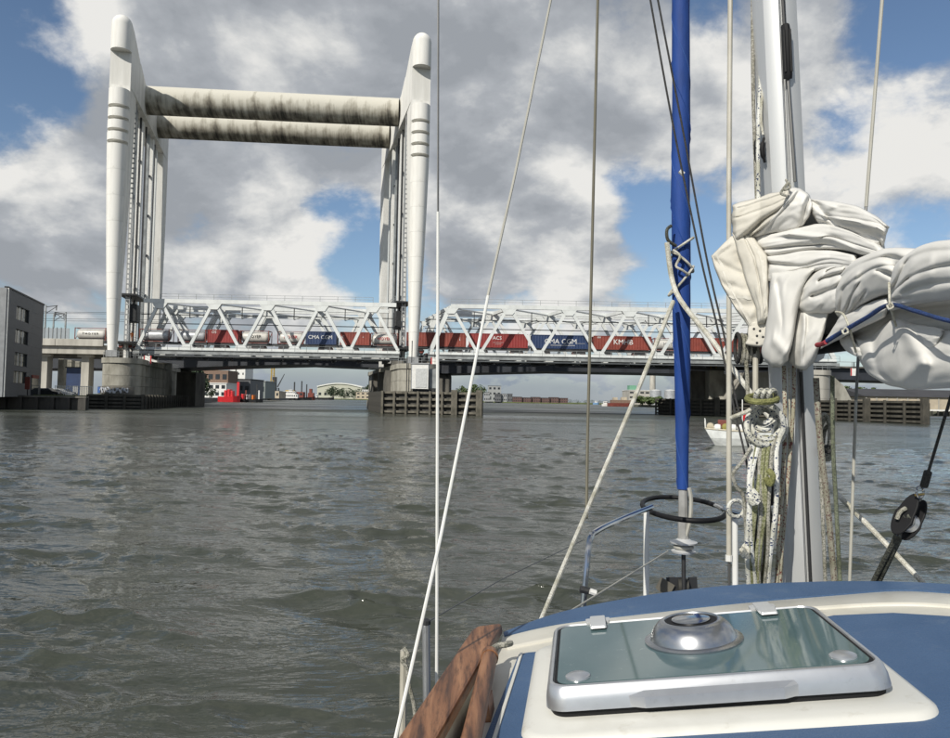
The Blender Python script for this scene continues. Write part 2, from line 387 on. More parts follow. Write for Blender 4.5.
def build_water():
    rng = np.random.default_rng(11)
    dpx = np.concatenate([np.arange(700, 117, -1.15), np.arange(117, 36, -.36), np.arange(36, 12, -.5), np.geomspace(12, 0.15, 55)])
    r = CAMZ * FPX / dpx
    r = np.concatenate([[0.02, 0.8, 1.6, 2.1], r[r > 2.4]])
    ang = np.radians(np.concatenate([np.arange(-180, -52, 4), np.arange(-52, 52, 0.125), np.arange(52, 180.1, 4)]))
    R_, A = np.meshgrid(r, ang, indexing='ij')
    X = R_ * np.sin(A); Y = R_ * np.cos(A); Zz = np.zeros_like(X); DX = np.zeros_like(X); DY = np.zeros_like(X)
    dr = np.gradient(r)[:, None] + 0 * A
    # wind chop: short crested trains, gathered in patches so that steep little crests stand apart on smoother water
    env = np.zeros_like(X)
    for i in range(14):
        lam = rng.uniform(1.2, 5.0); th = rng.uniform(0, 6.283); k = 2 * math.pi / lam
        env += np.cos(k * (X * math.cos(th) * .6 + Y * math.sin(th) * 1.3) + rng.random() * 6.283)
    env /= math.sqrt(7.0)
    g = 0.62 + 0.42 * np.clip(env, -1, 2.2)
    for i in range(130):
        lam = 0.15 * (2.3 / 0.15) ** rng.random()
        th = math.radians(-97 + (22 if i % 3 else 50) * rng.standard_normal())
        k = 2 * math.pi / lam; ph = rng.random() * 6.283
        amp = 0.0056 * lam * (1.0 if lam > .24 else .6) * (.62 if lam > 1.0 else 1.0)
        w = np.clip((lam / dr - 0.6) / 1.4, 0, 1) * g
        arg = k * (X * math.cos(th) + Y * math.sin(th)) + ph
        c = np.cos(arg) * amp * w; s_ = np.sin(arg) * amp * w
        Zz += c; DX -= s_ * math.cos(th) * 1.2; DY -= s_ * math.sin(th) * 1.2
    near = np.clip((R_ - 1.7) / 1.5, 0, 1); Zz *= near
    V = np.stack([X + DX * near, Y + DY * near, Zz], -1).reshape(-1, 3)
    nr, na = X.shape
    idx = np.arange(nr * na).reshape(nr, na)
    F = np.stack([idx[:-1, :-1], idx[:-1, 1:], idx[1:, 1:], idx[1:, :-1]], -1).reshape(-1, 4)
    me = bpy.data.meshes.new('water')
    me.vertices.add(len(V)); me.vertices.foreach_set('co', V.astype(np.float32).ravel())
    me.loops.add(F.size); me.loops.foreach_set('vertex_index', F.ravel().astype(np.int32))
    me.polygons.add(len(F)); me.polygons.foreach_set('loop_start', np.arange(0, F.size, 4, dtype=np.int32)); me.polygons.foreach_set('loop_total', np.full(len(F), 4, dtype=np.int32))
    me.update(calc_edges=True); me.polygons.foreach_set('use_smooth', np.ones(len(F), dtype=bool))
    me.flip_normals()
    me.materials.append(water_material())
    o = bpy.data.objects.new('water', me); link(o); o['kind'] = 'structure'
build_water()

# ------------------------------------------------------------------ lift bridge towers
KX = -(475 - 285) / 732.0                       # the piers stand askew to the bridge, along the river
SKN = math.hypot(1, KX)
DV = Vector((KX / SKN, 1 / SKN, 0)); EV = Vector((DV.y, -DV.x, 0)); ZV = Vector((0, 0, 1))
TH = 46.0                                        # front plane to rear plane of a tower, metres along DV
def build_towers():
    root = thing('lift_bridge_tower_frame', 'tall white concrete lifting towers joined by two stained round cross beams', 'lift tower', (-38, 150, 0))
    anchors = {}
    for side, px_in, px_y, y_in in ((-1, 131.4, 60, 136.0), (1, 412.6, 60, 139.8)):
        base = W(px_in, px_y, y_in); base.z = 0     # inner front edge of the column
        wv = EV * side                                # outward
        anchors[side] = (base, wv)
        def P(t, u, z, base=base, wv=wv): return base + DV * t + wv * u + ZV * z
        W0 = 3.65
        lev = [(10.4, 0.55, 2.15, 0.9), (16, 0.42, 2.5, 1.3), (28, 0.2, 3.0, 2.6), (40, 0.06, 3.4, 4.2), (49.2, 0.0, W0, 5.3), (60.6, 0.0, W0, 6.4)]
        def wid(z):
            for a, b in zip(lev, lev[1:]):
                if z <= b[0]:
                    f = (z - a[0]) / (b[0] - a[0]); return [a[i] + (b[i] - a[i]) * f for i in range(4)]
            return list(lev[-1])
        for front in (True, False):
            T = (lambda t: t) if front else (lambda t: TH - t)
            mb = MB()
            mb.loft([[P(T(0), a, z), P(T(0), b, z), P(T(d), b - 0.3, z), P(T(d), a + 0.15, z)] for z, a, b, d in lev])
            col = obj('tower_column', mb, m_tower, root)
            # half-round facing of the column, cut by four shadow slots, an open notch and the horn above
            def half(z0, z1, dome=0.0):
                zs = [z0, z1]
                if dome:
                    zs = [z0, z1 - dome] + [z1 - dome + dome * math.sin(q * math.pi / 12) for q in range(1, 7)]
                secs = []
                for z in zs:
                    _, a, b, d = wid(min(z, 60.6)); c = (a + b) / 2; r = (b - a) / 2
                    if dome and z > z1 - dome: r *= math.sqrt(max(0.004, 1 - ((z - z1 + dome) / dome) ** 2))
                    secs.append([P(T(-r * math.sin(math.pi * k / 14) + 0.02), c - r * math.cos(math.pi * k / 14), z) for k in range(15)])
                return MB().loft(secs, smooth=True)
            lifts = [(10.4 + 4.825 * q, 10.4 + 4.825 * (q + 1) - 0.025) for q in range(8)]
            for z0, z1 in lifts + [(49.65, 51.2), (51.85, 53.45), (54.1, 55.7), (56.35, 59.5)]:
                obj('column_facing', half(z0, z1), m_tower, root, sharp=50)
            obj('horn', half(67.0, 73.9, 1.9), m_tower, root, sharp=50)
        # head joining the front and rear columns, horned at both ends
        st = [(0.02, 73.9), (2.5, 73.4), (5.5, 72.0), (8.6, 70.5), (9.2, 69.1), (14.5, 67.4)]
        st = st + [(TH - t, z) for t, z in st[::-1]]
        secs = []
        for t, zt in st:
            ry = 1.9 if zt > 69.8 else 0.25
            s = [P(t, 0, 60.6), P(t, 0, zt - ry)]
            s += [P(t, W0 / 2 - W0 / 2 * math.cos(math.pi * k / 10), zt - ry + ry * math.sin(math.pi * k / 10)) for k in range(1, 10)]
            s += [P(t, W0, zt - ry), P(t, W0, 60.6)]
            secs.append(s)
        obj('tower_head', MB().loft(secs), m_tower, root)
        # steel guides of the lift span
        for j, (t, u, w, mt) in enumerate([(9.0, 0.9, 0.5, m_white), (12.0, 1.2, 0.9, m_steel2), (15.5, 0.8, 0.35, m_dark), (18.0, 1.2, 1.1, m_white), (21.0, .7, 0.3, m_dark),
                                           (26.0, 1.2, 0.8, m_steel2), (29.0, 1.0, 1.1, m_white), (32.5, .9, 0.4, m_dark), (36.0, 1.2, 0.7, m_steel)]):
            obj('guide_post', MB().bar(P(t, u, 9.5), P(t, u, 60.2), w, w * 1.3, up=DV), mt, root)
        for z in (24, 33, 42, 51):
            for t0, t1 in ((9, 12), (15.5, 18), (26, 29)):
                obj('guide_bracket', MB().bar(P(t0, 0.9, z), P(t1, 1.1, z + 0.8), 0.35, 0.45), m_dark, root)
        # rung ladder
        lm = MB()
        for q in range(46): lm.bar(P(7.2, 0.15, 13 + q), P(7.2, 0.75, 13 + q), 0.12, 0.3)
        lm.bar(P(7.2, 0.1, 11), P(7.2, 0.1, 60), 0.14, 0.14); lm.bar(P(7.2, 0.8, 11), P(7.2, 0.8, 60), 0.14, 0.14)
        obj('ladder', lm, m_grey, root)
        # machine platforms hugging the guides
        for z, t0, t1 in ((21.9, 6.5, 17), (12.4, 4.2, 17)):
            obj('platform', MB().box(P((t0 + t1) / 2, 0.3, z), (t1 - t0, 3.4, 0.35), DV, wv, ZV), m_dark, root)
            rail = MB()
            for q in range(5): rail.bar(P(t0 + (t1 - t0) * q / 4, -1.35, z), P(t0 + (t1 - t0) * q / 4, -1.35, z + 1.1), 0.06, 0.06)
            rail.bar(P(t0, -1.35, z + 1.1), P(t1, -1.35, z + 1.1), 0.06, 0.06); rail.bar(P(t0, -1.35, z + .6), P(t1, -1.35, z + .6), 0.05, 0.05)
            obj('platform_railing', rail, m_steel2, root)
        obj('sheave_housing', MB().box(P(11, 0.2, 18.6), (3.2, 2.2, 3.6), DV, wv, ZV), m_dark, root, bevel=0.2)
        obj('foot_shoe', MB().box(P(0.2, 1.35, 9.9), (2.0, 1.9, 1.2), DV, wv, ZV), m_grey, root)
    # the two round cross beams
    bl, _ = anchors[-1]; br, _ = anchors[1]
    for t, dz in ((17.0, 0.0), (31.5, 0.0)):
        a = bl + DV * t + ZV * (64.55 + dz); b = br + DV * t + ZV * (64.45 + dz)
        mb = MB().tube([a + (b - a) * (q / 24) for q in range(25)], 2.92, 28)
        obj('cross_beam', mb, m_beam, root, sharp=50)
    return anchors
ANCH = build_towers()

# ------------------------------------------------------------------ truss spans
YN = 143.0
Z_TOP, Z_BOT = 21.2, 11.75
def nx(px, py): return W(px, py, YN).x
def truss(root, xt, xb, y, dx, mt, ext=(0, 0), endpost=False):
    xt = [x + dx for x in xt]; xb = [x + dx for x in xb]
    zc = Z_TOP - 0.4
    # chords are riveted up from lengths between the joints
    xs = sorted([xt[0] - ext[0]] + xt + [xt[-1] + ext[1]]) if ext != (0, 0) else xt
    for a, b in zip(xs, xs[1:]):
        if b - a > 0.1: obj('top_chord', MB().bar((a + .003, y, zc), (b - .003, y, zc), 0.62, 0.78), mt, root)
    for a, b in zip(xb, xb[1:]):
        obj('bottom_chord', MB().bar((a + .003, y, Z_BOT - 0.4), (b - .003, y, Z_BOT - 0.4), 0.62, 0.75), mt, root)
    al = sorted([(x, 1) for x in xt] + [(x, 0) for x in xb])
    for (xa, ta), (xc, tb) in zip(al, al[1:]):
        if ta == tb: continue
        za = (Z_TOP - 0.85) if ta else Z_BOT + 0.02; zb = (Z_TOP - 0.85) if tb else Z_BOT + 0.02
        th = 0.85 if (endpost and (xa == al[0][0] or xc == al[-1][0])) else 0.58
        s = 0.35 if xc > xa else -0.35
        obj('diagonal', MB().bar((xa + s, y, za), (xc - s, y, zb), 0.46, th), mt, root)
    for x in xt:
        g = MB().prism([(x - 1.5, y - .36, Z_TOP - .82), (x + 1.5, y - .36, Z_TOP - .82), (x + .75, y - .36, Z_TOP - 1.9), (x - .75, y - .36, Z_TOP - 1.9)], (0, 0.72, 0))
        obj('gusset_plate', g, mt, root)
    for x in xb[1:-1]:
        g = MB().prism([(x - 1.2, y - .34, Z_BOT), (x + 1.2, y - .34, Z_BOT), (x + .7, y - .34, Z_BOT + .7), (x - .7, y - .34, Z_BOT + .7)], (0, 0.68, 0))
        obj('gusset_plate', g, mt, root)
def span(name, label, pxt, pxb, y0, yw, dxs, full=True, ext=(0, 0), endpost=False, mt=None):
    xt = [nx(p, 303) for p in pxt]; xb = [nx(p, 350) for p in pxb]
    root = thing(name, label, 'bridge span', ((xb[0] + xb[-1]) / 2 + dxs, y0, 0))
    y1 = y0 + yw; d1 = KX * yw
    mt = mt or m_steel
    truss(root, xt, xb, y0, dxs, mt, ext, endpost); truss(root, xt, xb, y1, dxs + d1, mt, ext, endpost)
    def mid(x): return x + dxs
    for x in xt:
        obj('top_cross_beam', MB().bar((mid(x), y0 + .32, Z_TOP - 0.55), (mid(x) + d1, y1 - .32, Z_TOP - 0.55), 0.5, 0.62), mt, root)
        if x in (xt[0], xt[-1]): obj('portal_brace', MB().bar((mid(x), y0 + .32, Z_TOP - 1.3), (mid(x) + d1, y1 - .32, Z_TOP - 1.3), 0.2, 0.35), mt, root)
    for a, b in zip(xt, xt[1:]):
        obj('wind_brace', MB().bar((mid(a) + .4, y0 + .5, Z_TOP - .75), (mid(b) + d1 - .4, y1 - .5, Z_TOP - .75), 0.28, 0.25), mt, root)
    # floor: plate girders, deck plate, rails
    xa, xz = mid(xb[0]), mid(xb[-1])
    nfl = int((xz - xa) / 5.5)
    for i in range(nfl + 1):
        x = xa + (xz - xa) * i / nfl
        obj('floor_beam', MB().bar((x, y0 + .33, Z_BOT - 1.0), (x + d1, y1 - .33, Z_BOT - 1.0), 0.35, 0.9), m_girder, root)
    p = [(xa, y0 + .4), (xz, y0 + .4), (xz + d1, y1 - .4), (xa + d1, y1 - .4)]
    obj('deck_plate', MB().prism([(x, y, Z_BOT - 0.5) for x, y in p], (0, 0, 0.2)), m_girder, root)
    for f in (0.3, 0.45):
        obj('rail', MB().bar((xa + d1 * f, y0 + yw * f, Z_BOT - 0.18), (xz + d1 * f, y0 + yw * f, Z_BOT - 0.18), 0.09, 0.2), m_rust, root)
    if full:
        # near edge: walkway with toe board, side girder below
        wk = MB().box(((xa + xz) / 2, y0 - 0.95, Z_BOT - 0.62), (xz - xa, 1.1, 0.12)); obj('walkway', wk, m_steel2, root)
        obj('side_girder', MB().box(((xa + xz) / 2, y0 - 1.35, Z_BOT - 1.15), (xz - xa, 0.22, 0.55)), m_steel2, root)
        obj('lower_flange', MB().box(((xa + xz) / 2, y0 - 0.9, Z_BOT - 1.75), (xz - xa, 1.2, 0.22)), m_girder, root)
        n = int((xz - xa) / 2.2)
        for i in range(n + 1):
            x = xa + (xz - xa) * i / n
            obj('walkway_post', MB().bar((x, y0 - 1.45, Z_BOT - 0.6), (x, y0 - 1.45, Z_BOT + 0.5), 0.07, 0.07), m_steel2, root)
        for dz in (0.5, 0.05):
            obj('walkway_rail', MB().bar((xa, y0 - 1.45, Z_BOT + dz), (xz, y0 - 1.45, Z_BOT + dz), 0.05, 0.05), m_steel2, root)
        # handrail along the top chord
        x0, x1 = mid(xt[0]), mid(xt[-1]); n = int((x1 - x0) / 3.4)
        for i in range(n + 1):
            x = x0 + (x1 - x0) * i / n
            obj('top_rail_post', MB().bar((x, y0 + .1, Z_TOP - .02), (x, y0 + .1, Z_TOP + 1.05), 0.07, 0.07), m_steel2, root)
        for dz in (0.55, 1.05):
            obj('top_rail', MB().bar((x0, y0 + .1, Z_TOP + dz), (x1, y0 + .1, Z_TOP + dz), 0.06, 0.06), m_steel2, root)
        # contact wire gear under the top bracing
        for i in range(len(xt) - 1):
            x = mid((xt[i] + xt[i + 1]) / 2) + d1 * .4
            obj('wire_support', MB().bar((x, y0 + yw * .4, Z_TOP - .9), (x, y0 + yw * .4, Z_TOP - 3.2), 0.16, 0.16).bar((x, y0 + yw * .4, Z_TOP - 3.2), (x + 1.8, y0 + yw * .4, Z_TOP - 2.6), 0.1, 0.1), m_dark, root)
        for dz in (2.6, 4.4):
            obj('contact_wire', MB().bar((xa + d1 * .4, y0 + yw * .4, Z_TOP - dz), (xz + d1 * .4, y0 + yw * .4, Z_TOP - dz), 0.12, 0.16), m_dark, root)
    return root
LT = [160.5, 214.5, 268.0, 321.5, 373.0]; LB = [136, 187.5, 241, 294.5, 348.5, 400]
RT = [451, 509, 569, 629.5, 689, 749, 809]; RB = [428.5, 479, 539, 599, 658.5, 718, 778, 836]
span('lift_span', 'pale grey steel lattice truss hanging level between the two white towers', LT, LB, YN, 10.5, 0.0, ext=(3.2, 4.6))
span('fixed_span', 'long pale grey lattice truss with sloping end post right of the white tower', RT, RB, YN, 10.5, 0.0, endpost=True)
span('rear_lift_span', 'second steel truss just behind the one between the towers', LT, LB, YN + 14.5, 10.5, KX * 14.5, full=False, mt=m_steel)
span('rear_fixed_span', 'second steel truss just behind the long one right of the towers', RT, RB, YN + 14.5, 10.5, KX * 14.5, full=False, mt=m_steel)

# ------------------------------------------------------------------ road bridge behind
def road_bridge():
    root = thing('road_bridge', 'dark flat road bridge deck running behind and below the trusses', 'bridge', (0, 200, 0))
    y0, y1 = 188.0, 206.0
    xs = [-150, -78, -62, -45, -25, -8, 20, 50, 80, 110, 150]
    zb = [8.0, 9.3, 10.2, 10.9, 10.4, 9.2, 10.3, 10.3, 9.6, 9.3, 8.8]
    for a, b, za, zc in zip(xs, xs[1:], zb, zb[1:]):
        secs = [[(x, y0, z), (x, y1, z), (x, y1, 12.4), (x, y0, 12.4)] for x, z in ((a + .01, za), (b - .01, zc))]
        obj('box_girder', MB().loft([[Vector(p) for p in s] for s in secs]), m_road, root)
    obj('deck_slab', MB().box((0, (y0 + y1) / 2, 12.62), (300, 20.5, 0.4)), m_concdark, root)
    n = 70
    for i in range(n):
        obj('parapet_post', MB().bar((-148 + i * 296 / (n - 1), y0 - .9, 12.83), (-148 + i * 296 / (n - 1), y0 - .9, 13.9), .1, .1), m_steel2, root)
    obj('parapet_rail', MB().bar((-149, y0 - .9, 13.95), (149, y0 - .9, 13.95), .12, .12), m_steel2, root)
    for x in (-82, -9.5, 62):
        obj('river_pier', MB().box((x + .5, 197, 4.4), (5.0, 15, 9.6)), m_concdark, root, bevel=0.3)
road_bridge()

# ------------------------------------------------------------------ piers and fenders
def skp(p, t, u=0.0, z=0.0): return Vector(p) + DV * t + EV * u + ZV * z
def build_pier(name, label, px0, px1, Yf, length, ztop, round_nose=True, mt=None):
    a = W(px0, 380, Yf); b = W(px1, 380, Yf); a.z = b.z = 0
    wd = (b - a).dot(EV); root = thing(name, label, 'bridge pier', tuple((a + b) / 2))
    def ring(z, inset, l=length):
        r = wd / 2 - inset; c = skp(a, r + inset, wd / 2)
        pts = [c + EV * (-r * math.cos(math.pi * k / 16)) - DV * (r * math.sin(math.pi * k / 16)) for k in range(17)]
        pts += [skp(a, l, wd / 2 + r), skp(a, l, wd / 2 - r)]
        return [p + ZV * z for p in pts]
    # poured in lifts, each lift its own course with a joint
    zs = [-1.0, 2.0, 3.9, 5.8, ztop - 0.9]
    for i, (z0, z1) in enumerate(zip(zs, zs[1:])):
        obj('concrete_lift', MB().loft([ring(z0, 0.0 if i == 0 else 0.35), ring(z1 - 0.04, 0.0 if i == 0 else 0.35)], smooth=True), mt or m_conc, root, sharp=40)
    obj('pier_cap', MB().loft([ring(ztop - 0.94, 0.12), ring(ztop, 0.12)], smooth=True), mt or m_conc, root, sharp=40)
    rail = MB(); top = ring(ztop, 0.4)
    for p in top[::2]: rail.bar(p, p + ZV * 1.05, .06, .06)
    for q, r in zip(top, top[1:]):
        for dz in (.55, 1.05): rail.bar(q + ZV * dz, r + ZV * dz, .05, .05)
    obj('pier_railing', rail, m_steel2, root)
    return root, a, wd
cp, cpa, cpw = build_pier('centre_pier', 'weathered concrete river pier carrying the right white tower', 399, 447, 131, 52, 8.9)
# bearing block, hatchway and stains of the centre pier
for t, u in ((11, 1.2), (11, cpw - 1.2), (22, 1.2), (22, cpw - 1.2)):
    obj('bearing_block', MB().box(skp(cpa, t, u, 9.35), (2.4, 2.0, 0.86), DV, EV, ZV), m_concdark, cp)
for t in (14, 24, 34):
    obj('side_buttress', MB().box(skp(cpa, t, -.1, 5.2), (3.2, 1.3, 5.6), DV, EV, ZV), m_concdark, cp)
def pipe_run():
    pb = MB()
    for u in (1.5, 2.3): pb.tube([skp(cpa, -.2 + abs(u - 4) * .35, u, z) for z in (2.5, 5, 9.2, 13)], 0.09, 6)
    obj('cable_pipe', pb, m_dark, cp)
pipe_run()
cab = thing('control_cabin', 'pale grey box cabin bracketed to the front of the centre pier', 'cabin', tuple(W(420, 389, 126)))
c0 = W(419.8, 376.5, 126.5)
obj('cabin_wall', MB().box(c0 + Vector((0, 1.4, 0)), (3.0, 2.8, 4.3)), m_white, cab, bevel=0.05)
obj('door_panel', MB().box(c0 + Vector((.25, -.03, -.25)), (1.95, .06, 3.3)), mat('cabin_door', (.55, .56, .55), .5), cab, bevel=.02)
for sx in (-1.47, 1.47): obj('corner_trim', MB().box(c0 + Vector((sx, 0.0, 0)), (.1, .14, 4.36)), m_grey, cab)
obj('cabin_roof', MB().box(c0 + Vector((0, 1.4, 2.25)), (3.3, 3.1, .18)), m_grey, cab)
obj('side_cabinet', MB().box(c0 + Vector((2.35, 1.8, -.3)), (1.5, 2.0, 3.4)), m_steel2, cab, bevel=.05)
obj('bracket', MB().box(c0 + Vector((.6, 2.0, -2.4)), (3.8, 2.6, .45)), m_dark, cab)

lp, lpa, lpw = build_pier('left_pier', 'round nosed concrete pier with graffiti carrying the left white tower', 95.5, 137, 129, 54, 8.9)
obj('graffiti_band', MB().loft([[skp(lpa, lpw / 2 - math.sin(math.pi * k / 16) * (lpw / 2 + .25), lpw / 2 - math.cos(math.pi * k / 16) * (lpw / 2 + .25), z) for k in range(0, 13)] for z in (2.4, 3.75)], closed=False, cap=False, smooth=True), m_concdark, lp)
def graffiti():
    m_gb = mat('graffiti_blue', (.05, .12, .33), .6); m_gw = mat('graffiti_white', (.62, .64, .68), .6)
    rnd = random.Random(5); R2 = lpw / 2 + .32
    def gp(k, z): return skp(lpa, lpw / 2 - math.sin(math.pi * k / 16) * R2, lpw / 2 - math.cos(math.pi * k / 16) * R2, z)
    mb = MB()
    secs = [[gp(k, 2.55), gp(k, 3.65)] for k in (1.5, 2, 2.5, 3, 3.5)]
    mb.loft(secs, closed=False, cap=False)
    obj('graffiti_patch', mb, m_gb, lp)
    for i in range(13):
        k = 3.9 + i * .52
        pts = [gp(k + rnd.uniform(-.35, .35), 3.05 + rnd.uniform(-.45, .5)) for q in range(4)]
        obj('graffiti_stroke', MB().tube(catmull(pts, 4), .09 + rnd.random() * .06, 5), m_gw, lp)
graffiti()
for px, Y, w, d, z0, z1, mt in ((146, 150, 3.4, 8, 0, 9.4, m_concdark), (160, 160, 6, 9, 0, 7.6, m_concdark)):
    pass

def fender(name, label, pts, ztop, thick_at=(), step=2.6, rows=4, mt=m_timber, deck=False, inside=None, flank=False):
    """timber fender: piles along a polyline, walers between them"""
    pts = [Vector((p[0], p[1], 0)) for p in pts]
    root = thing(name, label, 'timber fender', tuple(pts[0]))
    cen = Vector((inside[0], inside[1], 0))
    k = 0
    for a, b in zip(pts, pts[1:]):
        L_ = (b - a).length; d = (b - a) / L_; nrm = Vector((d.y, -d.x, 0))
        if nrm.dot(cen - a) > 0: nrm = -nrm
        obj('back_boarding', MB().bar(a - nrm * .5 + ZV * (ztop / 2 - .8), b - nrm * .5 + ZV * (ztop / 2 - .8), .16, ztop + .9), m_timberd, root)
        n = max(1, int(L_ / step))
        for i in range(n + 1):
            p = a + d * (L_ * i / n); w = .95 if k in thick_at else .34; k += 1
            m_ = m_timberd if (flank and a is pts[0]) else mt
            obj('pile', MB().bar(p + nrm * .42 + ZV * -1.5, p + nrm * .42 + ZV * (ztop + (.35 if w > .5 else random.uniform(-.08, .1))), w, w * .8), m_, root)
        for r in range(rows):
            z = .35 + (ztop - .55) * r / (rows - 1)
            obj('waler', MB().bar(a + ZV * z, b + ZV * z, .34, .36), m_timberd if (flank and a is pts[0]) else mt, root)
    if deck:
        pass
    return root
def gx(px, Y): return ((px - 475) / 732 * Y * 1.0 - (0) , Y)
def gp(px, py): p = Wz(px, py, 0.0); return (p.x, p.y)
fa = W(383, 405, 122); fb = W(479.5, 405, 118); fc = skp(fa, 24, 0.8); fd = skp(fb, 9, .5)
fender('centre_fender', 'weathered timber fender wrapped round the foot of the centre pier', [fc, fa, fb, fd], 3.7, thick_at=(19, 21, 23), step=1.85, inside=skp(cpa, 8, cpw / 2), mt=m_timber, flank=True)
la = W(88, 405, 119); lb = W(143, 405, 121); lc = skp(lb, 40, 1.5)
fender('left_fender', 'dark wet timber fender below the graffiti on the left pier', [la, lb, lc], 2.35, step=2.3, inside=skp(lpa, 8, lpw / 2), mt=m_timberm)
ra = W(927, 412, 112); rb = W(835, 412, 130); rc = W(770, 410, 145); rd_ = W(657, 408, 165)
fender('right_fender', 'long dark timber guide fender reaching from the right pier towards the camera', [ra, rb, rc, rd_], 3.6, thick_at=(0, 3, 6, 10, 14), step=3.4, rows=5, inside=(rb.x + 40, rb.y + 30), mt=m_timberm)
rp, rpa, rpw = build_pier('right_pier', 'concrete pier at the far right end of the long truss behind the mast', 806, 850, 138, 40, 9.4, mt=m_concpale)
# sloping buttress seen right of the mast
obj('sloped_buttress', MB().prism([skp(rpa, 3, rpw - .2, 2), skp(rpa, 3, rpw + 6, 2), skp(rpa, 3, rpw + 3.2, 6.5), skp(rpa, 3, rpw - .2, 9.0)], DV * 6), m_conc, rp)
wp = thing('inner_pier', 'dark pier with yellow railing behind the blue furled sail', 'bridge pier', tuple(W(715, 405, 168)))
for px, w in ((700, 4.5), (716, 3.4)):
    c = W(px, 400, 168 if px < 710 else 165); obj('pier_shaft', MB().box((c.x, c.y + 2, 4.6), (w, 5, 11.2)), m_concdark if px < 710 else m_conc, wp, bevel=.1)
c = W(712, 373, 164); obj('inspection_platform', MB().box((c.x, c.y, 10.3), (8.6, 2.4, .3)), m_dark, wp)
ry_ = MB()
for i in range(8): ry_.bar((c.x - 4.2 + i * 1.2, c.y - 1.1, 10.5), (c.x - 4.2 + i * 1.2, c.y - 1.1, 11.6), .1, .1)
for z in (11.0, 11.6): ry_.bar((c.x - 4.3, c.y - 1.1, z), (c.x + 4.3, c.y - 1.1, z), .12, .12)
obj('yellow_railing', ry_, m_yellow, wp)

# navigation signs under the deck
def navsign(px, py, Y, w, label, col=m_white, red=True):
    r = thing('navigation_sign', label, 'sign', tuple(W(px, py, Y)))
    c = W(px, py, Y)
    obj('board', MB().box(c, (w, .08, w * 1.1)), col, r)
    if red:
        for s in (-1, 1): obj('red_border', MB().box(c + Vector((s * w * .42, -.05, 0)), (w * .16, .06, w * 1.1)), m_redlett, r)
    obj('hanger', MB().bar(c + ZV * w * .5, c + ZV * (w * .5 + 1.2), .12, .12), m_dark, r)
    return r
navsign(147.5, 360, 140, 1.5, 'red and white navigation board under the left end of the lift span')
navsign(434.5, 361.5, 139, 1.4, 'red and white navigation board on the centre pier beside the cabin')
navsign(854, 372, 139.5, 1.3, 'small pale navigation board under the truss right of the mast')

# ------------------------------------------------------------------ train
YT = YN + 4.4
ZR = Z_BOT - 0.05
def boxcar(name, label, px0, px1, mt, h=2.6, words=None, wcol=None, wsize=.9, wpx=None, sub=False, z0=None):
    zb = ZR + 1.35 if z0 is None else z0
    x0 = W(px0, 340, YT).x; x1 = W(px1, 340, YT).x; Lx = x1 - x0
    r = thing(name, label, 'container', ((x0 + x1) / 2, YT, zb))
    # corrugated body
    mb = MB(); n = max(8, int(Lx / .28)); prof = []
    ys = YT - 1.16
    for i in range(n + 1):
        x = x0 + .12 + (Lx - .24) * i / n
        prof.append((x, ys - (.036 if i % 2 else 0)))
    poly = [Vector((x, y, zb + .16)) for x, y in prof] + [Vector((x1 - .12, YT + 1.16, zb + .16)), Vector((x0 + .12, YT + 1.16, zb + .16))]
    mb.prism(poly, (0, 0, h - .3)); obj('corrugated_wall', mb, mt, r)
    for x in (x0 + .06, x1 - .06):
        for y in (YT - 1.18, YT + 1.18): obj('corner_post', MB().bar((x, y, zb), (x, y, zb + h), .12, .12), mt, r)
    for z in (zb + .08, zb + h - .07):
        for y in (YT - 1.18, YT + 1.18): obj('side_rail', MB().bar((x0 + .12, y, z), (x1 - .12, y, z), .11, .15), mt, r)
    obj('roof', MB().box(((x0 + x1) / 2, YT, zb + h - .1), (Lx - .26, 2.24, .06)), mt, r)
    if words:
        for (tx, dpx, dz, sz, col) in words:
            text(tx, sz, (W(dpx, 340, YT).x, ys - .075, zb + h * dz), (1, 0, 0), (0, 0, 1), col, r, extrude=.01)
    return r
def tank(name, label, px0, px1, mt, frame, words=None, z0=None, wcol=None):
    zb = ZR + 1.35 if z0 is None else z0; h = 2.55
    x0 = W(px0, 340, YT).x; x1 = W(px1, 340, YT).x
    r = thing(name, label, 'tank container', ((x0 + x1) / 2, YT, zb))
    cz = zb + h / 2; rr = 1.13
    prof = [(.15, .12), (.55, .17), (.85, .30), (1.03, .5), (rr, .75)]
    L_ = x1 - x0
    pf = [(a, b) for a, b in prof] + [(a, L_ - b) for a, b in prof[::-1]]
    obj('tank_shell', MB().lathe(pf, (x0, YT, cz), 22, (1, 0, 0)), mt, r, sharp=60)
    for x in (x0 + .07, x1 - .07):
        for y in (YT - 1.15, YT + 1.15): obj('frame_post', MB().bar((x, y, zb), (x, y, zb + h), .13, .13), frame, r)
        for z in (zb + .07, zb + h - .07): obj('end_rail', MB().bar((x, YT - 1.08, z), (x, YT + 1.08, z), .11, .11), frame, r)
        obj('end_brace', MB().bar((x, YT - 1.05, zb + .15), (x, YT + 1.05, zb + h - .2), .07, .09), frame, r)
    for y in (YT - 1.15, YT + 1.15):
        obj('bottom_rail', MB().bar((x0 + .14, y, zb + .08), (x1 - .14, y, zb + .08), .12, .13), frame, r)
        obj('top_rail', MB().bar((x0 + .14, y, zb + h - .07), (x1 - .14, y, zb + h - .07), .09, .09), frame, r)
    if words:
        text(words, .62 if len(words) > 6 else .85, ((x0 + x1) / 2, YT - 1.2, cz + .1), (1, 0, 0), (0, 0, 1), wcol or m_redlett, r, extrude=.02)
    return r
W_ = m_lett
tank('tank_container', 'cream tank container with red frame on the approach viaduct left of the tower', 77.5, 108.5, m_tank, m_rust, 'T H O Y E R', wcol=m_concdark)
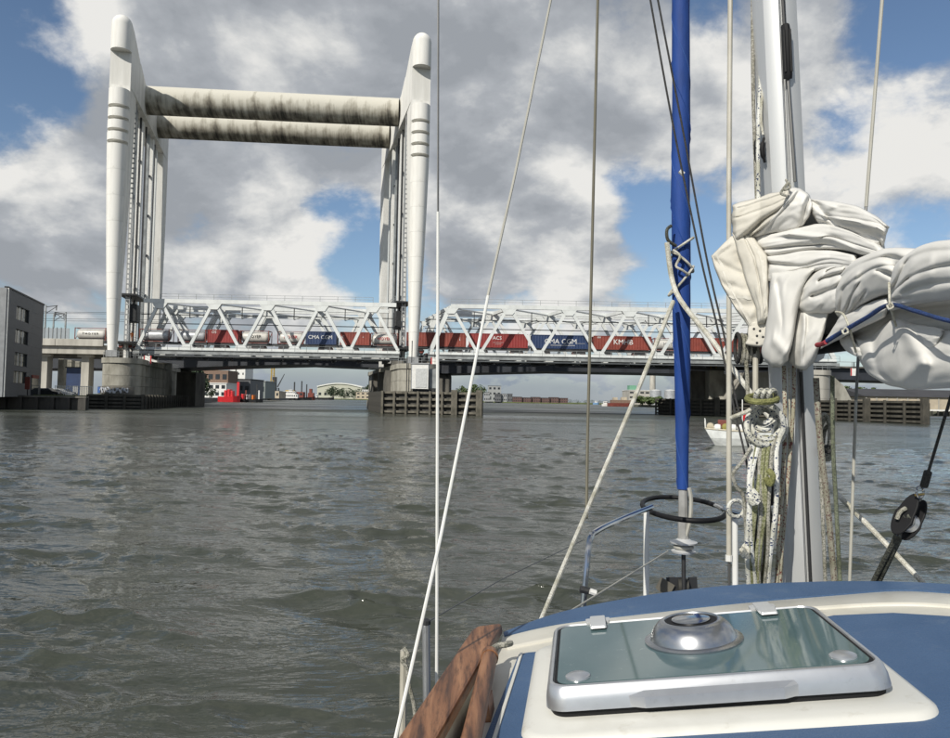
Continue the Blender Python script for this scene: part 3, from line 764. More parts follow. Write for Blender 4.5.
tank('tank_container', 'silver tank container nearest the left tower on the lift span', 142, 171.5, m_tanksil, m_rust)
tank('tank_container', 'silver tank container just left of the red container marked OS', 180, 208, m_tanksil, m_rust)
boxcar('shipping_container', 'short red container marked OS on the lift span', 209.5, 240, m_red, words=[('OS', 216, .8, .75, W_)])
tank('tank_container', 'cream tank container just right of the red container marked OS', 241.5, 270.5, m_tank, m_rust, 'HOYER', wcol=m_concdark)
tank('tank_container', 'cream tank container just left of the short blue container', 279, 305, m_tank, m_rust, 'HOYER')
boxcar('shipping_container', 'short dark blue container on the lift span', 307, 337.5, m_blue, words=[('CMA CGM', 321.5, .55, 1.05, W_)])
boxcar('shipping_container', 'short red container between the blue one and a tank', 341, 370.5, m_red2, words=[('C', 344, .6, .7, W_), ('-', 364, .65, .9, W_)])
tank('tank_container', 'cream tank container with red letters beside the right tower', 371.5, 398.5, m_tank, m_rust, 'HOYER')
boxcar('shipping_container', 'long rust red container emerging from behind the right tower', 407, 466, m_red2, h=2.8, words=[('i', 460, .55, 1.0, W_)])
boxcar('shipping_container', 'long red container with white crest lettering right of the tower', 469, 527.5, m_red, h=2.8, words=[('ACS', 497, .68, 1.0, W_), ('-------------', 498, .38, .5, W_), ('--------', 498, .26, .45, W_)])
boxcar('shipping_container', 'long dark blue container on the fixed span', 531, 590, m_blue, h=2.75, words=[('CMA CGM', 560, .52, 1.4, W_), ('---------', 580, .42, .55, W_), ('_______', 562, .45, 1.4, W_)])
boxcar('shipping_container', 'long oxide red container with white block letters', 592.5, 650, m_red2, h=2.75, words=[('KMHB', 622, .55, 1.45, W_), ('000', 598, .88, .5, W_)])
tank('tank_container', 'cream tank container partly hidden by the blue furled sail', 653, 684, m_tank, m_rust, 'HOYER', wcol=m_grey)
boxcar('shipping_container', 'red container just right of the blue furled sail', 689, 737, m_red2, h=2.7, words=[('001', 722, .84, .7, W_)])
boxcar('shipping_container', 'red container behind the folded sail and mast', 740, 798, m_red, h=2.7)
def wagon(px0, px1, label):
    x0 = W(px0, 340, YT).x; x1 = W(px1, 340, YT).x
    r = thing('flat_wagon', label, 'rail wagon', ((x0 + x1) / 2, YT, ZR), group='flat wagons under the containers')
    for y in (-1.0, 1.0): obj('side_sill', MB().box(((x0 + x1) / 2, YT + y, ZR + 1.12), (x1 - x0, .18, .42)), m_dark, r)
    obj('underframe', MB().box(((x0 + x1) / 2, YT, ZR + 1.05), (x1 - x0 - .5, 1.7, .3)), m_dark, r)
    for f in (1.6, 3.4, (x1 - x0) - 3.4, (x1 - x0) - 1.6):
        for y in (-.75, .75): obj('wheel', MB().lathe([(.1, -.07), (.46, -.06), (.46, .06), (.1, .07)], (x0 + f, YT + y, ZR + .46), 16, (0, 1, 0)), m_rust, r)
    for f in (2.5, (x1 - x0) - 2.5):
        for y in (-.95, .95): obj('bogie_frame', MB().box((x0 + f, YT + y, ZR + .62), (2.5, .12, .3)), m_dark, r)
for a, b, l in ((76, 139.5, 'flat wagon passing behind the left tower'), (141, 209, 'flat wagon under the two silver tanks on the lift span'), (210, 272, 'flat wagon under the short red container marked OS'), (274, 338.5, 'flat wagon under the short blue container'),
                (340, 402, 'flat wagon left of the right tower'), (405, 467.5, 'flat wagon under the long rust red container'), (469, 529, 'flat wagon under the long red container with crest'),
                (531, 591, 'flat wagon under the long dark blue container'), (592.5, 651, 'flat wagon under the oxide red container with block letters'), (653, 737, 'flat wagon passing behind the blue furled sail'), (739, 799, 'flat wagon behind the folded sail')):
    wagon(a, b, l)

# ------------------------------------------------------------------ left shore
QZ = 1.75
qa = Wz(-60, 411, 0); qb = Wz(92, 410, 0)
def quay():
    a = Vector((qa.x - 60, 100, 0)); b = Vector((qb.x, qb.y - 1, 0))
    bm = MB().prism([(a.x, a.y, -1), (b.x, b.y, -1), (-68.5, 129, -1), (-83, 184, -1), (-79, 200, -1), (-92, 256, -1), (-400, 256, -1), (-400, 100, -1)], (0, 0, 1 + QZ))
    o = obj('quay', bm, m_ground); tag(o, kind='structure')
    n = 62
    for i in range(n):
        p = a + (b - a) * ((i + .5) / n) + Vector((0, -.35 - (.28 if i % 2 else 0), 0))
        if p.x < -85: continue
        obj('sheet_pile', MB().bar(p + ZV * -1.2, p + ZV * (QZ - .02), (b - a).length / n * .97, .3), m_pile, o)
    n = 14
    for i in range(n):
        p0 = a + (b - a) * (i / n); p1 = a + (b - a) * ((i + 1) / n)
        if p1.x < -85: continue
        obj('coping', MB().bar(p0 + Vector((.02, -.35, QZ + .12)), p1 + Vector((-.02, -.35, QZ + .12)), 1.0, .26), m_concdark, o)
    g = MB().prism([(-76, 112, QZ), (-60, 113.5, QZ), (-65.5, 122, QZ), (-78, 122, QZ)], (0, 0, .35)); obj('grass_strip', g, m_grass, o)
quay()
def viaduct():
    root = thing('approach_viaduct', 'pale concrete railway viaduct running left from the tower', 'viaduct', (-95, 150, QZ))
    xr = W(112, 340, 147).x; xl = xr - 75
    zt = 12.95
    n = 8
    for i in range(n):
        a = xl + (xr - xl) * i / n; b = xl + (xr - xl) * (i + 1) / n
        obj('deck_segment', MB().box(((a + b) / 2, 148.5, zt - 1.9), (b - a - .06, 8.4, 1.7)), m_concpale, root)
        obj('parapet_segment', MB().box(((a + b) / 2, 143.8, zt - .55), (b - a - .05, .5, 1.35)), m_concpale, root, bevel=.04)
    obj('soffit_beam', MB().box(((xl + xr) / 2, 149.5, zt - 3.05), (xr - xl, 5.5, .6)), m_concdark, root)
    obj('track_bed', MB().box(((xl + xr) / 2, 149, zt - .97), (xr - xl, 7, .16)), m_concdark, root)
    for px, Y, w in ((87, 147, 1.6), (45.5, 147, 1.6), (5, 147, 1.6), (62, 156, 1.2), (70, 160, 1.2), (78, 166, 1.0)):
        c = W(px, 380, Y); obj('column', MB().box((c.x, c.y, (QZ + zt - 3.3) / 2), (w, w * 1.2, zt - 3.3 - QZ)), m_concpale if Y < 150 else m_conc, root, bevel=.08)
        if Y < 150: obj('column_head', MB().box((c.x, c.y, zt - 3.05), (w * 1.9, w * 1.5, .55)), m_concpale, root, bevel=.05)
    m_ns = mat('noise_screen', (.34, .37, .39), .25, col2=(.27, .30, .32), scale=.5)
    for i in range(9):
        x = W(38.5, 334, 143.9).x + i * .82 - 1.2
        obj('screen_panel', MB().box((x + .4, 143.75, zt + 1.15), (.74, .1, 2.1)), m_ns, root)
        obj('screen_post', MB().box((x, 143.7, zt + 1.2), (.1, .2, 2.3)), m_steel2, root)
viaduct()
def catenary(px, pyt, Y, zb, label, arm=1):
    p = W(px, pyt, Y); r = thing('catenary_mast', label, 'mast', (p.x, p.y, zb), group='overhead line masts')
    obj('pole', MB().bar((p.x, p.y, zb), (p.x, p.y, p.z), .32, .32, w2=.22, h2=.22), m_steel2, r)
    obj('arm', MB().bar((p.x, p.y, p.z - .4), (p.x + 2.4 * arm, p.y, p.z - .1), .14, .14).bar((p.x, p.y, p.z - 1.8), (p.x + 2.2 * arm, p.y, p.z - .3), .1, .1), m_dark, r)
    obj('insulator', MB().bar((p.x + 2.2 * arm, p.y, p.z - .1), (p.x + 2.2 * arm, p.y, p.z - 1.1), .14, .14), m_dark, r)
catenary(46, 305, 151, 12, 'overhead line mast beside the dark grey building', 1)
catenary(66, 312, 153, 12, 'overhead line mast nearest the tank on the viaduct', -1)
catenary(54, 313, 158, 12, 'thin overhead line mast between two others on the viaduct', 1)
catenary(590, 318, 166, 12, 'overhead line mast seen through the fixed span', 1)
def wires():
    for i, (z, y) in enumerate(((19.2, 150), (17.8, 150), (19.6, 156), (18.0, 156))):
        w = MB().tube([(-140, y, z), (-100, y, z - .25), (-62, y, z)], .035, 4)
        tag(obj('overhead_wire', w, m_dark), ['upper near', 'lower near', 'upper far', 'lower far'][i] + ' overhead railway wire left of the tower', 'wire', 'overhead wires left of the tower')
wires()
def grey_building():
    A = W(3.5, 390, 98); B = W(40.5, 390, 117); A.z = B.z = QZ
    d = (B - A); L_ = d.length; d.normalize(); nrm = Vector((d.y, -d.x, 0))   # towards the river
    ztA = W(3.5, 288, 98).z
    r = thing('office_building', 'dark grey clad office block with square windows at the left edge', 'building', tuple(A))
    H = ztA - QZ
    rows = [(307, 321), (330, 344), (353, 366.5), (371.5, 383.5)]
    # window field between s0 and s1 on this flank
    def s_of(px, Y=None):
        # intersect the vertical plane of the flank with the pixel column
        dd = ray(px, 340); t = ((A - CAM).dot(nrm)) / dd.dot(nrm); return (CAM + dd * t - A).dot(d)
    def z_of(px, py):
        dd = ray(px, py); t = ((A - CAM).dot(nrm)) / dd.dot(nrm); return (CAM + dd * t).z
    s0, s1 = s_of(15.5), s_of(28)
    zr = [(z_of(21, b), z_of(21, a)) for a, b in rows]
    def wall(sa, sb, za, zb): 
        if sb - sa > .01 and zb - za > .01:
            c = A + d * ((sa + sb) / 2) - nrm * .15; c.z = (za + zb) / 2
            obj('cladding_panel', MB().box(c, (sb - sa - .015, .3, zb - za - .015), d, nrm, ZV), m_clad, r)
    zs = [QZ] + [z for p in zr[::-1] for z in p] + [QZ + H]
    for i in range(len(zs) - 1):
        isw = i % 2 == 1
        if isw: wall(0, s0, zs[i], zs[i + 1]); wall(s1, L_, zs[i], zs[i + 1])
        else:
            for q in range(3): wall(L_ * q / 3, L_ * (q + 1) / 3, zs[i], zs[i + 1])
    m_pane = mat('office_pane', (.10, .105, .09), .06, spec=.8, col2=(.05, .055, .05), scale=1.5)
    for za, zb in zr:
        c = A + d * ((s0 + s1) / 2) - nrm * .18; c.z = (za + zb) / 2
        w = obj('window', MB().box(c - nrm * .12, (s1 - s0, .06, zb - za), d, nrm, ZV), m_pane, r)
        for f in (0, .33, .62, 1):
            cc = A + d * (s0 + (s1 - s0) * f) - nrm * .14; cc.z = c.z
            obj('frame', MB().box(cc, (.14, .12, zb - za), d, nrm, ZV), m_white if f in (.33, .62) else m_dark, w)
        for z in (za, zb):
            cc = A + d * ((s0 + s1) / 2) - nrm * .13; cc.z = z
            obj('frame', MB().box(cc, (s1 - s0, .12, .12), d, nrm, ZV), m_dark, w)
    obj('core', MB().prism([A - nrm * .32, A + d * (L_) - nrm * .32, A + d * L_ - nrm * 14, A - nrm * 14], ZV * (H - .25)), m_clad, r)
    fr = A - nrm * .0
    for i in range(3):
        obj('front_panel', MB().box(fr - nrm * (2 + 3.9 * i) - d * .12 + ZV * H / 2, (.25, 3.85, H), d, nrm, ZV), m_grey, r)
    obj('parapet', MB().box(A + d * L_ / 2 - nrm * .16 + ZV * (H + .12), (L_ + .2, .5, .22), d, nrm, ZV), m_dark, r)
    obj('corner_pipe', MB().bar(A - d * .05 + nrm * .08, A - d * .05 + nrm * .08 + ZV * H, .14, .14), m_white, r)
    # shopfront at the foot
    c = A + d * (L_ * .8) + nrm * .06 + ZV * 1.5
    obj('shopfront', MB().box(c, (4.0, .1, 2.8), d, nrm, ZV), m_glassd, r)
    obj('shop_fascia', MB().box(c + ZV * 1.6 + nrm * .05, (4.2, .14, .5), d, nrm, ZV), m_rust, r)
grey_building()
# yard between building and pier
def car(px, py, Y, mt, label, rot=0.0, L_=4.2):
    c = W(px, py, Y); c.z = QZ; r = thing('parked_car', label, 'car', tuple(c)); X = Vector((math.cos(rot), math.sin(rot), 0)); Yv = Vector((-X.y, X.x, 0))
    pr = [(-.5, .25), (-.5, .62), (-.47, .85), (-.3, .92), (-.19, 1.38), (.12, 1.42), (.27, .95), (.46, .82), (.5, .6), (.5, .25)]
    body = MB().loft([[c + X * (x * L_) + Yv * y + ZV * (z if z < .96 else .96 + (z - .96) * s) for x, z in pr] for y, s in ((-.85, .8), (-.7, 1), (.7, 1), (.85, .8))])
    obj('body', body, mt, r, bevel=.04)
    for s in (-1, 1): obj('side_window', MB().prism([c + X * (x * L_) + Yv * (.862 * s) + ZV * z for x, z in ((-.26, .98), (-.17, 1.3), (.1, 1.33), (.22, .98))], Yv * .01 * s), m_glassd, r)
    for x in (-.31, .31):
        for s in (-.82, .82): 
            w = obj('wheel', MB().lathe([(.1, -.1), (.31, -.09), (.33, 0), (.31, .09), (.1, .1)], c + X * x * L_ + Yv * s + ZV * .33, 16, Yv), m_dark, r)
    obj('headlight', MB().box(c + X * L_ * .49 + Yv * .6 + ZV * .68, (.12, .3, .14), X, Yv, ZV), m_white, r); obj('headlight', MB().box(c + X * L_ * .49 - Yv * .6 + ZV * .68, (.12, .3, .14), X, Yv, ZV), m_white, r)
m_cd = mat('car_black', (.02, .02, .023), .25); m_cw = mat('car_white', (.6, .6, .6), .3); m_cb = mat('car_blue', (.03, .05, .09), .3); m_cr = mat('car_red', (.3, .03, .03), .3)
car(47, 392, 118, m_cd, 'black car parked on the quay right of the grey building', .1)
car(35, 390, 124, m_cr, 'red car parked against the foot of the grey building', .4)
car(64, 386, 134, m_cb, 'dark blue car parked under the viaduct', .05)
car(58, 388, 128, m_cw, 'white car parked behind the quay fence', .1)
def person(loc, h, mt_top, mt_leg, label, face=-90, seated=False):
    loc = Vector(loc); s = h / 1.75; a = math.radians(face); f = Vector((math.cos(a), math.sin(a), 0)); l = Vector((-f.y, f.x, 0))
    r = thing('person', label, 'person', tuple(loc))
    def P(x, y, z): return f * x * s + l * y * s + ZV * z * s
    if seated:
        J = {'pel': (0, 0, .08), 'chest': (.02, 0, .42), 'neck': (.03, 0, .56), 'head': (.05, 0, .66), 'top': (.05, 0, .82), 'sl': (.02, .19, .50), 'sr': (.02, -.19, .50), 'el': (.12, .26, .26), 'er': (.12, -.26, .26),
             'wl': (.32, .16, .2), 'wr': (.32, -.16, .2), 'hl': (.02, .1, .06), 'hr': (.02, -.1, .06), 'kl': (.44, .12, .12), 'kr': (.44, -.12, .12), 'al': (.46, .12, -.3), 'ar': (.46, -.12, -.3), 'tl': (.62, .13, -.36), 'tr': (.62, -.13, -.36)}
    else:
        J = {'pel': (0, 0, .95), 'chest': (0, 0, 1.28), 'neck': (.01, 0, 1.46), 'head': (.03, 0, 1.56), 'top': (.03, 0, 1.72), 'sl': (0, .19, 1.42), 'sr': (0, -.19, 1.42), 'el': (.0, .25, 1.14), 'er': (.0, -.25, 1.14),
             'wl': (.12, .22, .92), 'wr': (.12, -.22, .92), 'hl': (0, .1, .9), 'hr': (0, -.1, .9), 'kl': (.03, .11, .5), 'kr': (.03, -.11, .5), 'al': (-.02, .11, .08), 'ar': (-.02, -.11, .08), 'tl': (.14, .12, .04), 'tr': (.14, -.12, .04)}
    rad = {'pel': .15, 'chest': .16, 'neck': .06, 'head': .10, 'top': .085, 'sl': .075, 'sr': .075, 'el': .05, 'er': .05, 'wl': .04, 'wr': .04, 'hl': .095, 'hr': .095, 'kl': .065, 'kr': .065, 'al': .05, 'ar': .05, 'tl': .045, 'tr': .045}
    E_ = [('pel', 'chest'), ('chest', 'neck'), ('neck', 'head'), ('head', 'top'), ('chest', 'sl'), ('chest', 'sr'), ('sl', 'el'), ('sr', 'er'), ('el', 'wl'), ('er', 'wr'), ('pel', 'hl'), ('pel', 'hr'), ('hl', 'kl'), ('hr', 'kr'), ('kl', 'al'), ('kr', 'ar'), ('al', 'tl'), ('ar', 'tr')]
    ks = list(J); me = bpy.data.meshes.new('body'); me.from_pydata([P(*J[k]) for k in ks], [(ks.index(x), ks.index(y)) for x, y in E_], [])
    o = bpy.data.objects.new('body', me); link(o); o.parent = r
    sm = o.modifiers.new('skin', 'SKIN'); ss = o.modifiers.new('sub', 'SUBSURF'); ss.levels = 1; ss.render_levels = 1
    for i, k in enumerate(ks):
        me.skin_vertices[0].data[i].radius = (rad[k] * s, rad[k] * s); me.skin_vertices[0].data[i].use_root = (k == 'pel')
    me.materials.append(mt_top)
    hd = P(*J['head']) + loc
    obj('face', MB().lathe([(.02, -.1), (.07, -.07), (.085, 0), (.08, .06), (.03, .11)], hd + f * .03 + ZV * .05 * s, 12), mat('skin', (.42, .26, .19), .6), r)
    obj('hair', MB().lathe([(.095, -.02), (.105, .05), (.08, .11), (.02, .14)], hd - f * .02 + ZV * .07 * s, 12), mat('hair_dark', (.04, .03, .02), .8), r)
    return r
m_or = mat('hi_vis_orange', (.7, .18, .02), .7); m_nav = mat('navy_cloth', (.015, .02, .035), .85)
pw = W(131.5, 341, 139.5)
person((pw.x, pw.y, 12.6), 1.8, m_or, m_nav, 'person in orange work clothes standing on the platform by the left tower', face=-70)
def yard():
    n = 0
    a = W(55, 390, 122); b = W(92, 390, 122); a.z = b.z = QZ
    r = thing('quay_fence', 'pale grey bar fence on the quay under the viaduct', 'fence', tuple(a))
    N_ = 22
    for i in range(N_):
        p = a + (b - a) * (i / (N_ - 1)); obj('fence_bar', MB().bar(p, p + ZV * 1.9, .07, .07), m_white, r)
    for z in (.3, 1.8): obj('fence_rail', MB().bar(a + ZV * z, b + ZV * z, .08, .08), m_white, r)
    c = W(80, 380, 150); r = thing('dark_shed', 'dark blue cabin standing under the viaduct', 'shed', (c.x, c.y, QZ))
    obj('wall', MB().box((c.x, c.y, QZ + 2.9), (4.0, 3, 5.8)), m_blue, r); obj('roof', MB().box((c.x, c.y, QZ + 5.9), (4.4, 3.4, .2)), m_dark, r); obj('door', MB().box((c.x, c.y - 1.53, QZ + 1.1), (1, .06, 2.1)), m_grey, r)
    c = W(28, 380, 106); r = thing('red_notice_board', 'narrow red notice board standing on the quay by the grey building', 'sign', (c.x, c.y, QZ))
    obj('post', MB().bar((c.x, c.y, QZ), (c.x, c.y, QZ + 3.0), .12, .12), m_dark, r); obj('board', MB().box((c.x, c.y - .1, QZ + 2.0), (.7, .08, 1.8)), m_rust, r)
    # abutment mass and wall behind the left pier
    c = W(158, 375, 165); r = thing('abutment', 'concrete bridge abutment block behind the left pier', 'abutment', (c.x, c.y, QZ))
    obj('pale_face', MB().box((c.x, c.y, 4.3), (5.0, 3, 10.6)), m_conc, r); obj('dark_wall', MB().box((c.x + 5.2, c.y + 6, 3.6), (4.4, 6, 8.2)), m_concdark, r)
yard()

# ------------------------------------------------------------------ far banks
def bank(name, pts, z, mt=m_farg):
    o = obj(name, MB().prism([(x, y, -1.0) for x, y in pts], (0, 0, 1.0 + z)), mt); return tag(o, kind='structure')
def wx(px, Y): return W(px, 400, Y).x
bank('left_river_bank', [(-92.2, 256.5), (wx(213, 305), 305), (wx(222, 325), 325), (wx(258, 460), 460), (wx(300, 700), 700), (wx(318, 1240), 1240), (-1500, 1240), (-1500, 256.5)], 1.6, m_ground)
bank('far_river_bank', [(wx(250, 1245), 1245), (wx(372, 1245), 1245), (wx(470, 1060), 1060), (wx(520, 960), 960), (wx(612, 960), 960), (wx(640, 990), 990), (2500, 1400), (2500, 4500), (-2500, 4500), (-2500, 1400)], 1.3, m_grass)
bank('right_river_bank', [(wx(628, 520), 520), (wx(655, 498), 498), (wx(760, 380), 380), (wx(860, 262), 262), (wx(960, 245), 245), (wx(1100, 190), 190), (900, 190), (900, 985), (wx(640, 985), 985)], 1.5, m_farg)

def block(name, label, px0, px1, pyt, Y, depth, mt, zb=1.5, cat='building', win=None, roof=None, group=None, wmt=None, parent=None):
    a = W(px0, 395, Y); b = W(px1, 395, Y); zt = W((px0 + px1) / 2, pyt, Y).z
    r = parent or thing(name, label, cat, ((a.x + b.x) / 2, Y, zb), group)
    w = b.x - a.x; cx = (a.x + b.x) / 2
    obj('wall', MB().box((cx, Y + depth / 2, (zb + zt) / 2), (w, depth, zt - zb)), mt, r)
    if roof: obj('roof', MB().box((cx, Y + depth / 2, zt + .2), (w + .6, depth + .6, .4)), roof, r)
    if win:
        nc, nr, fw, fh = win
        for i in range(nc):
            for j in range(nr):
                x = a.x + w * (i + .5) / nc; z = zb + (zt - zb) * (j + .55) / nr
                wd = obj('window', MB().box((x, Y - .04, z), (w / nc * fw, .1, (zt - zb) / nr * fh)), wmt or m_glassd, r)
    return r
# under the lift span: left bank
r = block('white_terrace_building', 'white riverside building with brown upper storey under the lift span', 196, 226, 383.5, 330, 18, m_white, zb=1.6, win=(5, 2, .6, .5), roof=m_white)
a = W(198, 395, 331); b = W(226, 395, 331); z0 = W(212, 383, 331).z; z1 = W(212, 370, 331).z
obj('upper_storey', MB().box(((a.x + b.x) / 2, 340, (z0 + z1) / 2), (b.x - a.x, 14, z1 - z0)), m_brick, r)
for q in range(4): obj('upper_window', MB().box((a.x + (b.x - a.x) * (q + .5) / 4, 332.95, (z0 + z1) / 2), (1.9, .12, 2.3)), m_glassd, r)
obj('chimney_stack', MB().box((a.x + 4, 340, z1 + .8), (2.2, 2, 1.6)), m_dark, r)
block('white_tower_block', 'left one of two plain white tower blocks under the lift span', 229.5, 234.5, 357, 390, 14, m_white, win=(1, 6, .35, .3), roof=m_grey)
block('white_tower_block', 'right one of two plain white tower blocks under the lift span', 236, 244.5, 357, 390, 14, m_white, win=(2, 6, .25, .3), roof=m_grey)
block('dark_warehouse', 'dark grey flat roofed warehouse beside the red work boat', 224.5, 250, 379.5, 352, 22, m_clad, win=(4, 1, .6, .22), roof=m_roofd, wmt=m_dark)
block('grey_green_shed', 'pale grey green shed right of the dark warehouse', 250.5, 265, 381.5, 400, 20, mat('shed_green', (.24, .27, .26), .7), win=(3, 1, .5, .3), roof=m_grey)
block('cream_depot', 'cream depot building behind the white ship', 268, 279, 391, 500, 18, m_tan, win=(3, 1, .5, .4))
def dome_tree(label, px0, px1, pyt, Y, zb, mt, n=500, group=None, name='tree', seed=1, ls=None):
    rnd = random.Random(seed); a = W(px0, 395, Y); b = W(px1, 395, Y); zt = W((px0 + px1) / 2, pyt, Y).z
    cx = (a.x + b.x) / 2; rw = abs(b.x - a.x) / 2; h = zt - zb
    r = thing(name, label, 'tree' if 'bush' not in name else 'bush', (cx, Y + rw, zb), group)
    tr = MB().tube([(cx, Y + rw, zb - .3), (cx + .03 * h, Y + rw, zb + h * .3), (cx - .02 * h, Y + rw, zb + h * .75)], [h * .035, h * .028, h * .008], 7)
    for k in range(5):
        an = k * 1.3; z = zb + h * (.3 + .08 * k)
        tr.tube([(cx, Y + rw, z), (cx + math.cos(an) * rw * .55, Y + rw + math.sin(an) * rw * .55, z + h * .2)], [h * .016, h * .005], 5)
    obj('trunk', tr, m_bark, r)
    clumps = [(rnd.gauss(0, .42), rnd.gauss(0, .42), rnd.uniform(.2, .92)) for _ in range(16)]
    mb = MB(); ls = ls or max(.25, h * .05)
    for i in range(n):
        c = clumps[i % 16]; x, y, z = c[0] + rnd.gauss(0, .2), c[1] + rnd.gauss(0, .2), c[2] + rnd.gauss(0, .11)
        k = math.sqrt(max(.05, 1 - (abs(z - .5) / .56) ** 2)); 
        x = max(-1, min(1, x)) * k; y = max(-1, min(1, y)) * k; z = max(.06, min(1.0, z))
        p = Vector((cx + x * rw, Y + rw + y * rw, zb + z * h))
        u = Vector((rnd.uniform(-1, 1), rnd.uniform(-1, 1), rnd.uniform(-1, 1))).normalized(); v = u.orthogonal().normalized(); s = ls * rnd.uniform(.6, 1.3)
        mb.add([p - u * s, p + v * s * .8, p + u * s, p - v * s * .8], [(0, 1, 2, 3)])
    obj('crown', mb, mt, r, fixn=False)
    return r
dome_tree('dark bushy tree at the foot of the left pier under the bridge', 181, 204, 369, 232, 1.6, m_leafd, 900, seed=3)
dome_tree('low shrubby tree in front of the white riverside building', 200, 216, 388, 308, 1.6, m_leafd, 400, seed=4)
for i, (p0, p1, py, lb) in enumerate(((320, 341, 386.5, 'broad dark tree left of the pale arched roof across the river'), (333, 352, 388, 'dark tree in front of the pale arched roof'), (346, 364, 389, 'dark tree right of the pale arched roof'),
                                      (362, 372, 385, 'tree half hidden by the left edge of the centre pier'))):
    dome_tree(lb, p0, p1, py, 1300, 1.3, m_leafd, 700, seed=10 + i, group='trees on the far bank')
for i, (p0, p1, py, lb) in enumerate(((452, 470, 386, 'round tree just right of the centre pier on the far bank'), (463, 487, 384.5, 'largest round tree right of the centre pier on the far bank'))):
    dome_tree(lb, p0, p1, py, 1080, 1.3, m_leaf, 700, seed=20 + i, group='trees on the far bank')
def hall():
    Y = 1420; a = W(317, 395, Y); b = W(362, 395, Y); r = thing('arched_hall', 'long hall with pale arched roof behind dark trees across the river', 'building', ((a.x + b.x) / 2, Y, 1.3))
    zt = W(340, 384, Y).z; zm = W(340, 387.5, Y).z; pts = []
    for k in range(13):
        f = k / 12; pts.append(Vector((a.x + (b.x - a.x) * f, Y, zm + (zt - zm) * math.sin(math.pi * f))))
    pts += [Vector((b.x, Y, 1.3)), Vector((a.x, Y, 1.3))]
    obj('gable_wall', MB().prism(pts, (0, 60, 0)), mat('hall_pale', (.5, .5, .42), .8), r)
    rf = MB(); up = [p + Vector((0, -2, 2.2)) for p in pts[:13]] ; rf.loft([[p, p + Vector((0, 64, 0)), p + Vector((0, 64, -2)), p + Vector((0, 0, -2))] for p in up]); obj('roof', rf, m_white, r)
    for k in range(8): obj('window', MB().box((a.x + (b.x - a.x) * (k + .5) / 8, Y - .1, 10), (5, .4, 5)), m_glassd, r)
hall()
for i, (p0, p1, py, Y, mt, lb) in enumerate(((356, 370, 392, 1260, m_tan, 'low tan house on the grassy far bank left of the centre pier'), (362, 368, 389.5, 1275, m_white, 'small white house on the far bank beside the centre pier'),
                                 (488, 501, 386, 1100, m_grey, 'grey apartment block right of the round trees on the far bank'), (495, 501, 394, 990, m_clad, 'small dark cube building on the far bank'), (501.5, 507, 394, 995, m_grey, 'small pale grey cube building on the far bank'), (508, 512.5, 394, 992, m_clad, 'rightmost small dark cube building on the far bank'),
                                 (484, 490, 392.5, 1005, m_grey, 'low grey building beside the round trees'))):
    block('far_house', lb, p0, p1, py, Y, 20, mt, zb=1.3, win=(3, 3 if py < 390 else 2, .5, .4), roof=m_roofd)
m_terr = mat('far_red_brick', (.13, .075, .07), .85, col2=(.10, .06, .055), scale=.1)
for i in range(6):
    p0 = 513 + i * 9.2; block('brick_row_house', ['first', 'second', 'third', 'fourth', 'fifth', 'sixth'][i] + ' from the left of the low dark red brick blocks along the far bank', p0, p0 + 9.0, 397 + (i % 2) * .6 + i * .12, 985 + i * 3, 16, m_terr, zb=1.3, win=(4, 2, .45, .35), roof=m_roofd, group='brick blocks along the far bank')
for i in range(6):
    dome_tree(['first', 'second', 'third', 'fourth', 'fifth', 'sixth'][i] + ' small tree from the left on the low shore right of the brick blocks', 566 + i * 7.5, 576 + i * 7.5, 399.5 + .2 * i, 1010, 1.3, m_leafd, 220, seed=30 + i, group='small trees on the low shore')

# right bank: works, tanks, bushes
r = block('factory_building', 'pale factory building with green roof unit left of the blue furled sail', 629, 650, 390.5, 540, 25, m_concpale, win=(4, 3, .7, .35), roof=m_white)
a = W(630, 395, 540); b = W(637, 395, 540); z0 = W(633, 390.2, 540).z; obj('roof_unit', MB().box(((a.x + b.x) / 2, 546, z0 + 2), (b.x - a.x, 8, 3.2)), mat('green_unit', (.16, .36, .24), .6), r)
p = W(652.5, 400, 560); z = W(652.5, 371, 560).z
t = thing('factory_chimney', 'tall pale chimney behind the two round tanks', 'chimney', (p.x, p.y, 1.5)); obj('shaft', MB().tube([(p.x, p.y, 1.5), (p.x, p.y, z + 20)], [2.3, 2.0], 16), m_concpale, t); obj('rim', MB().tube([(p.x, p.y, z + 20), (p.x, p.y, z + 21)], 2.2, 16), m_grey, t)
for px, lb in ((655.5, 'left one of two round storage tanks beside the blue furled sail'), (670, 'right one of two round storage tanks partly behind the blue furled sail')):
    p = W(px, 400, 520); zt = W(px, 390.5, 520).z
    t = thing('storage_tank', lb, 'tank', (p.x, p.y, 1.5)); obj('shell', MB().lathe([(3.9, 0), (3.9, zt - 1.5)], (p.x, p.y, 1.5), 24), m_tanksil, t, sharp=40); obj('roof', MB().lathe([(4.0, 0), (2.0, .5), (.3, .7)], (p.x, p.y, zt), 24), m_white, t)
for i, (p0, p1, py) in enumerate(((636, 647, 396.5), (643, 659, 397.5), (655, 668, 397))):
    dome_tree(['leftmost', 'middle', 'rightmost'][i] + ' of three round green bushes on the shore by the factory', p0, p1, py, 500 - i * 6, 1.2, m_leaf, 700, seed=50 + i, name='shore_bush', group='bushes by the factory', ls=.8)
for i, (p0, p1, py, Y) in enumerate(((733, 752, 393, 300), (748, 768, 391, 320), (856, 872, 387.5, 330), (842, 858, 386.5, 345), (870, 886, 388, 360))):
    dome_tree(['green tree behind the inner pier', 'taller green tree behind the inner pier by the rope coil', 'tree right of the mast behind the warehouse roof end', 'tree close against the right side of the mast', 'tree peeking over the warehouse roof'][i], p0, p1, py, Y, 1.5, m_leaf, 800, seed=60 + i, group='trees on the right bank')
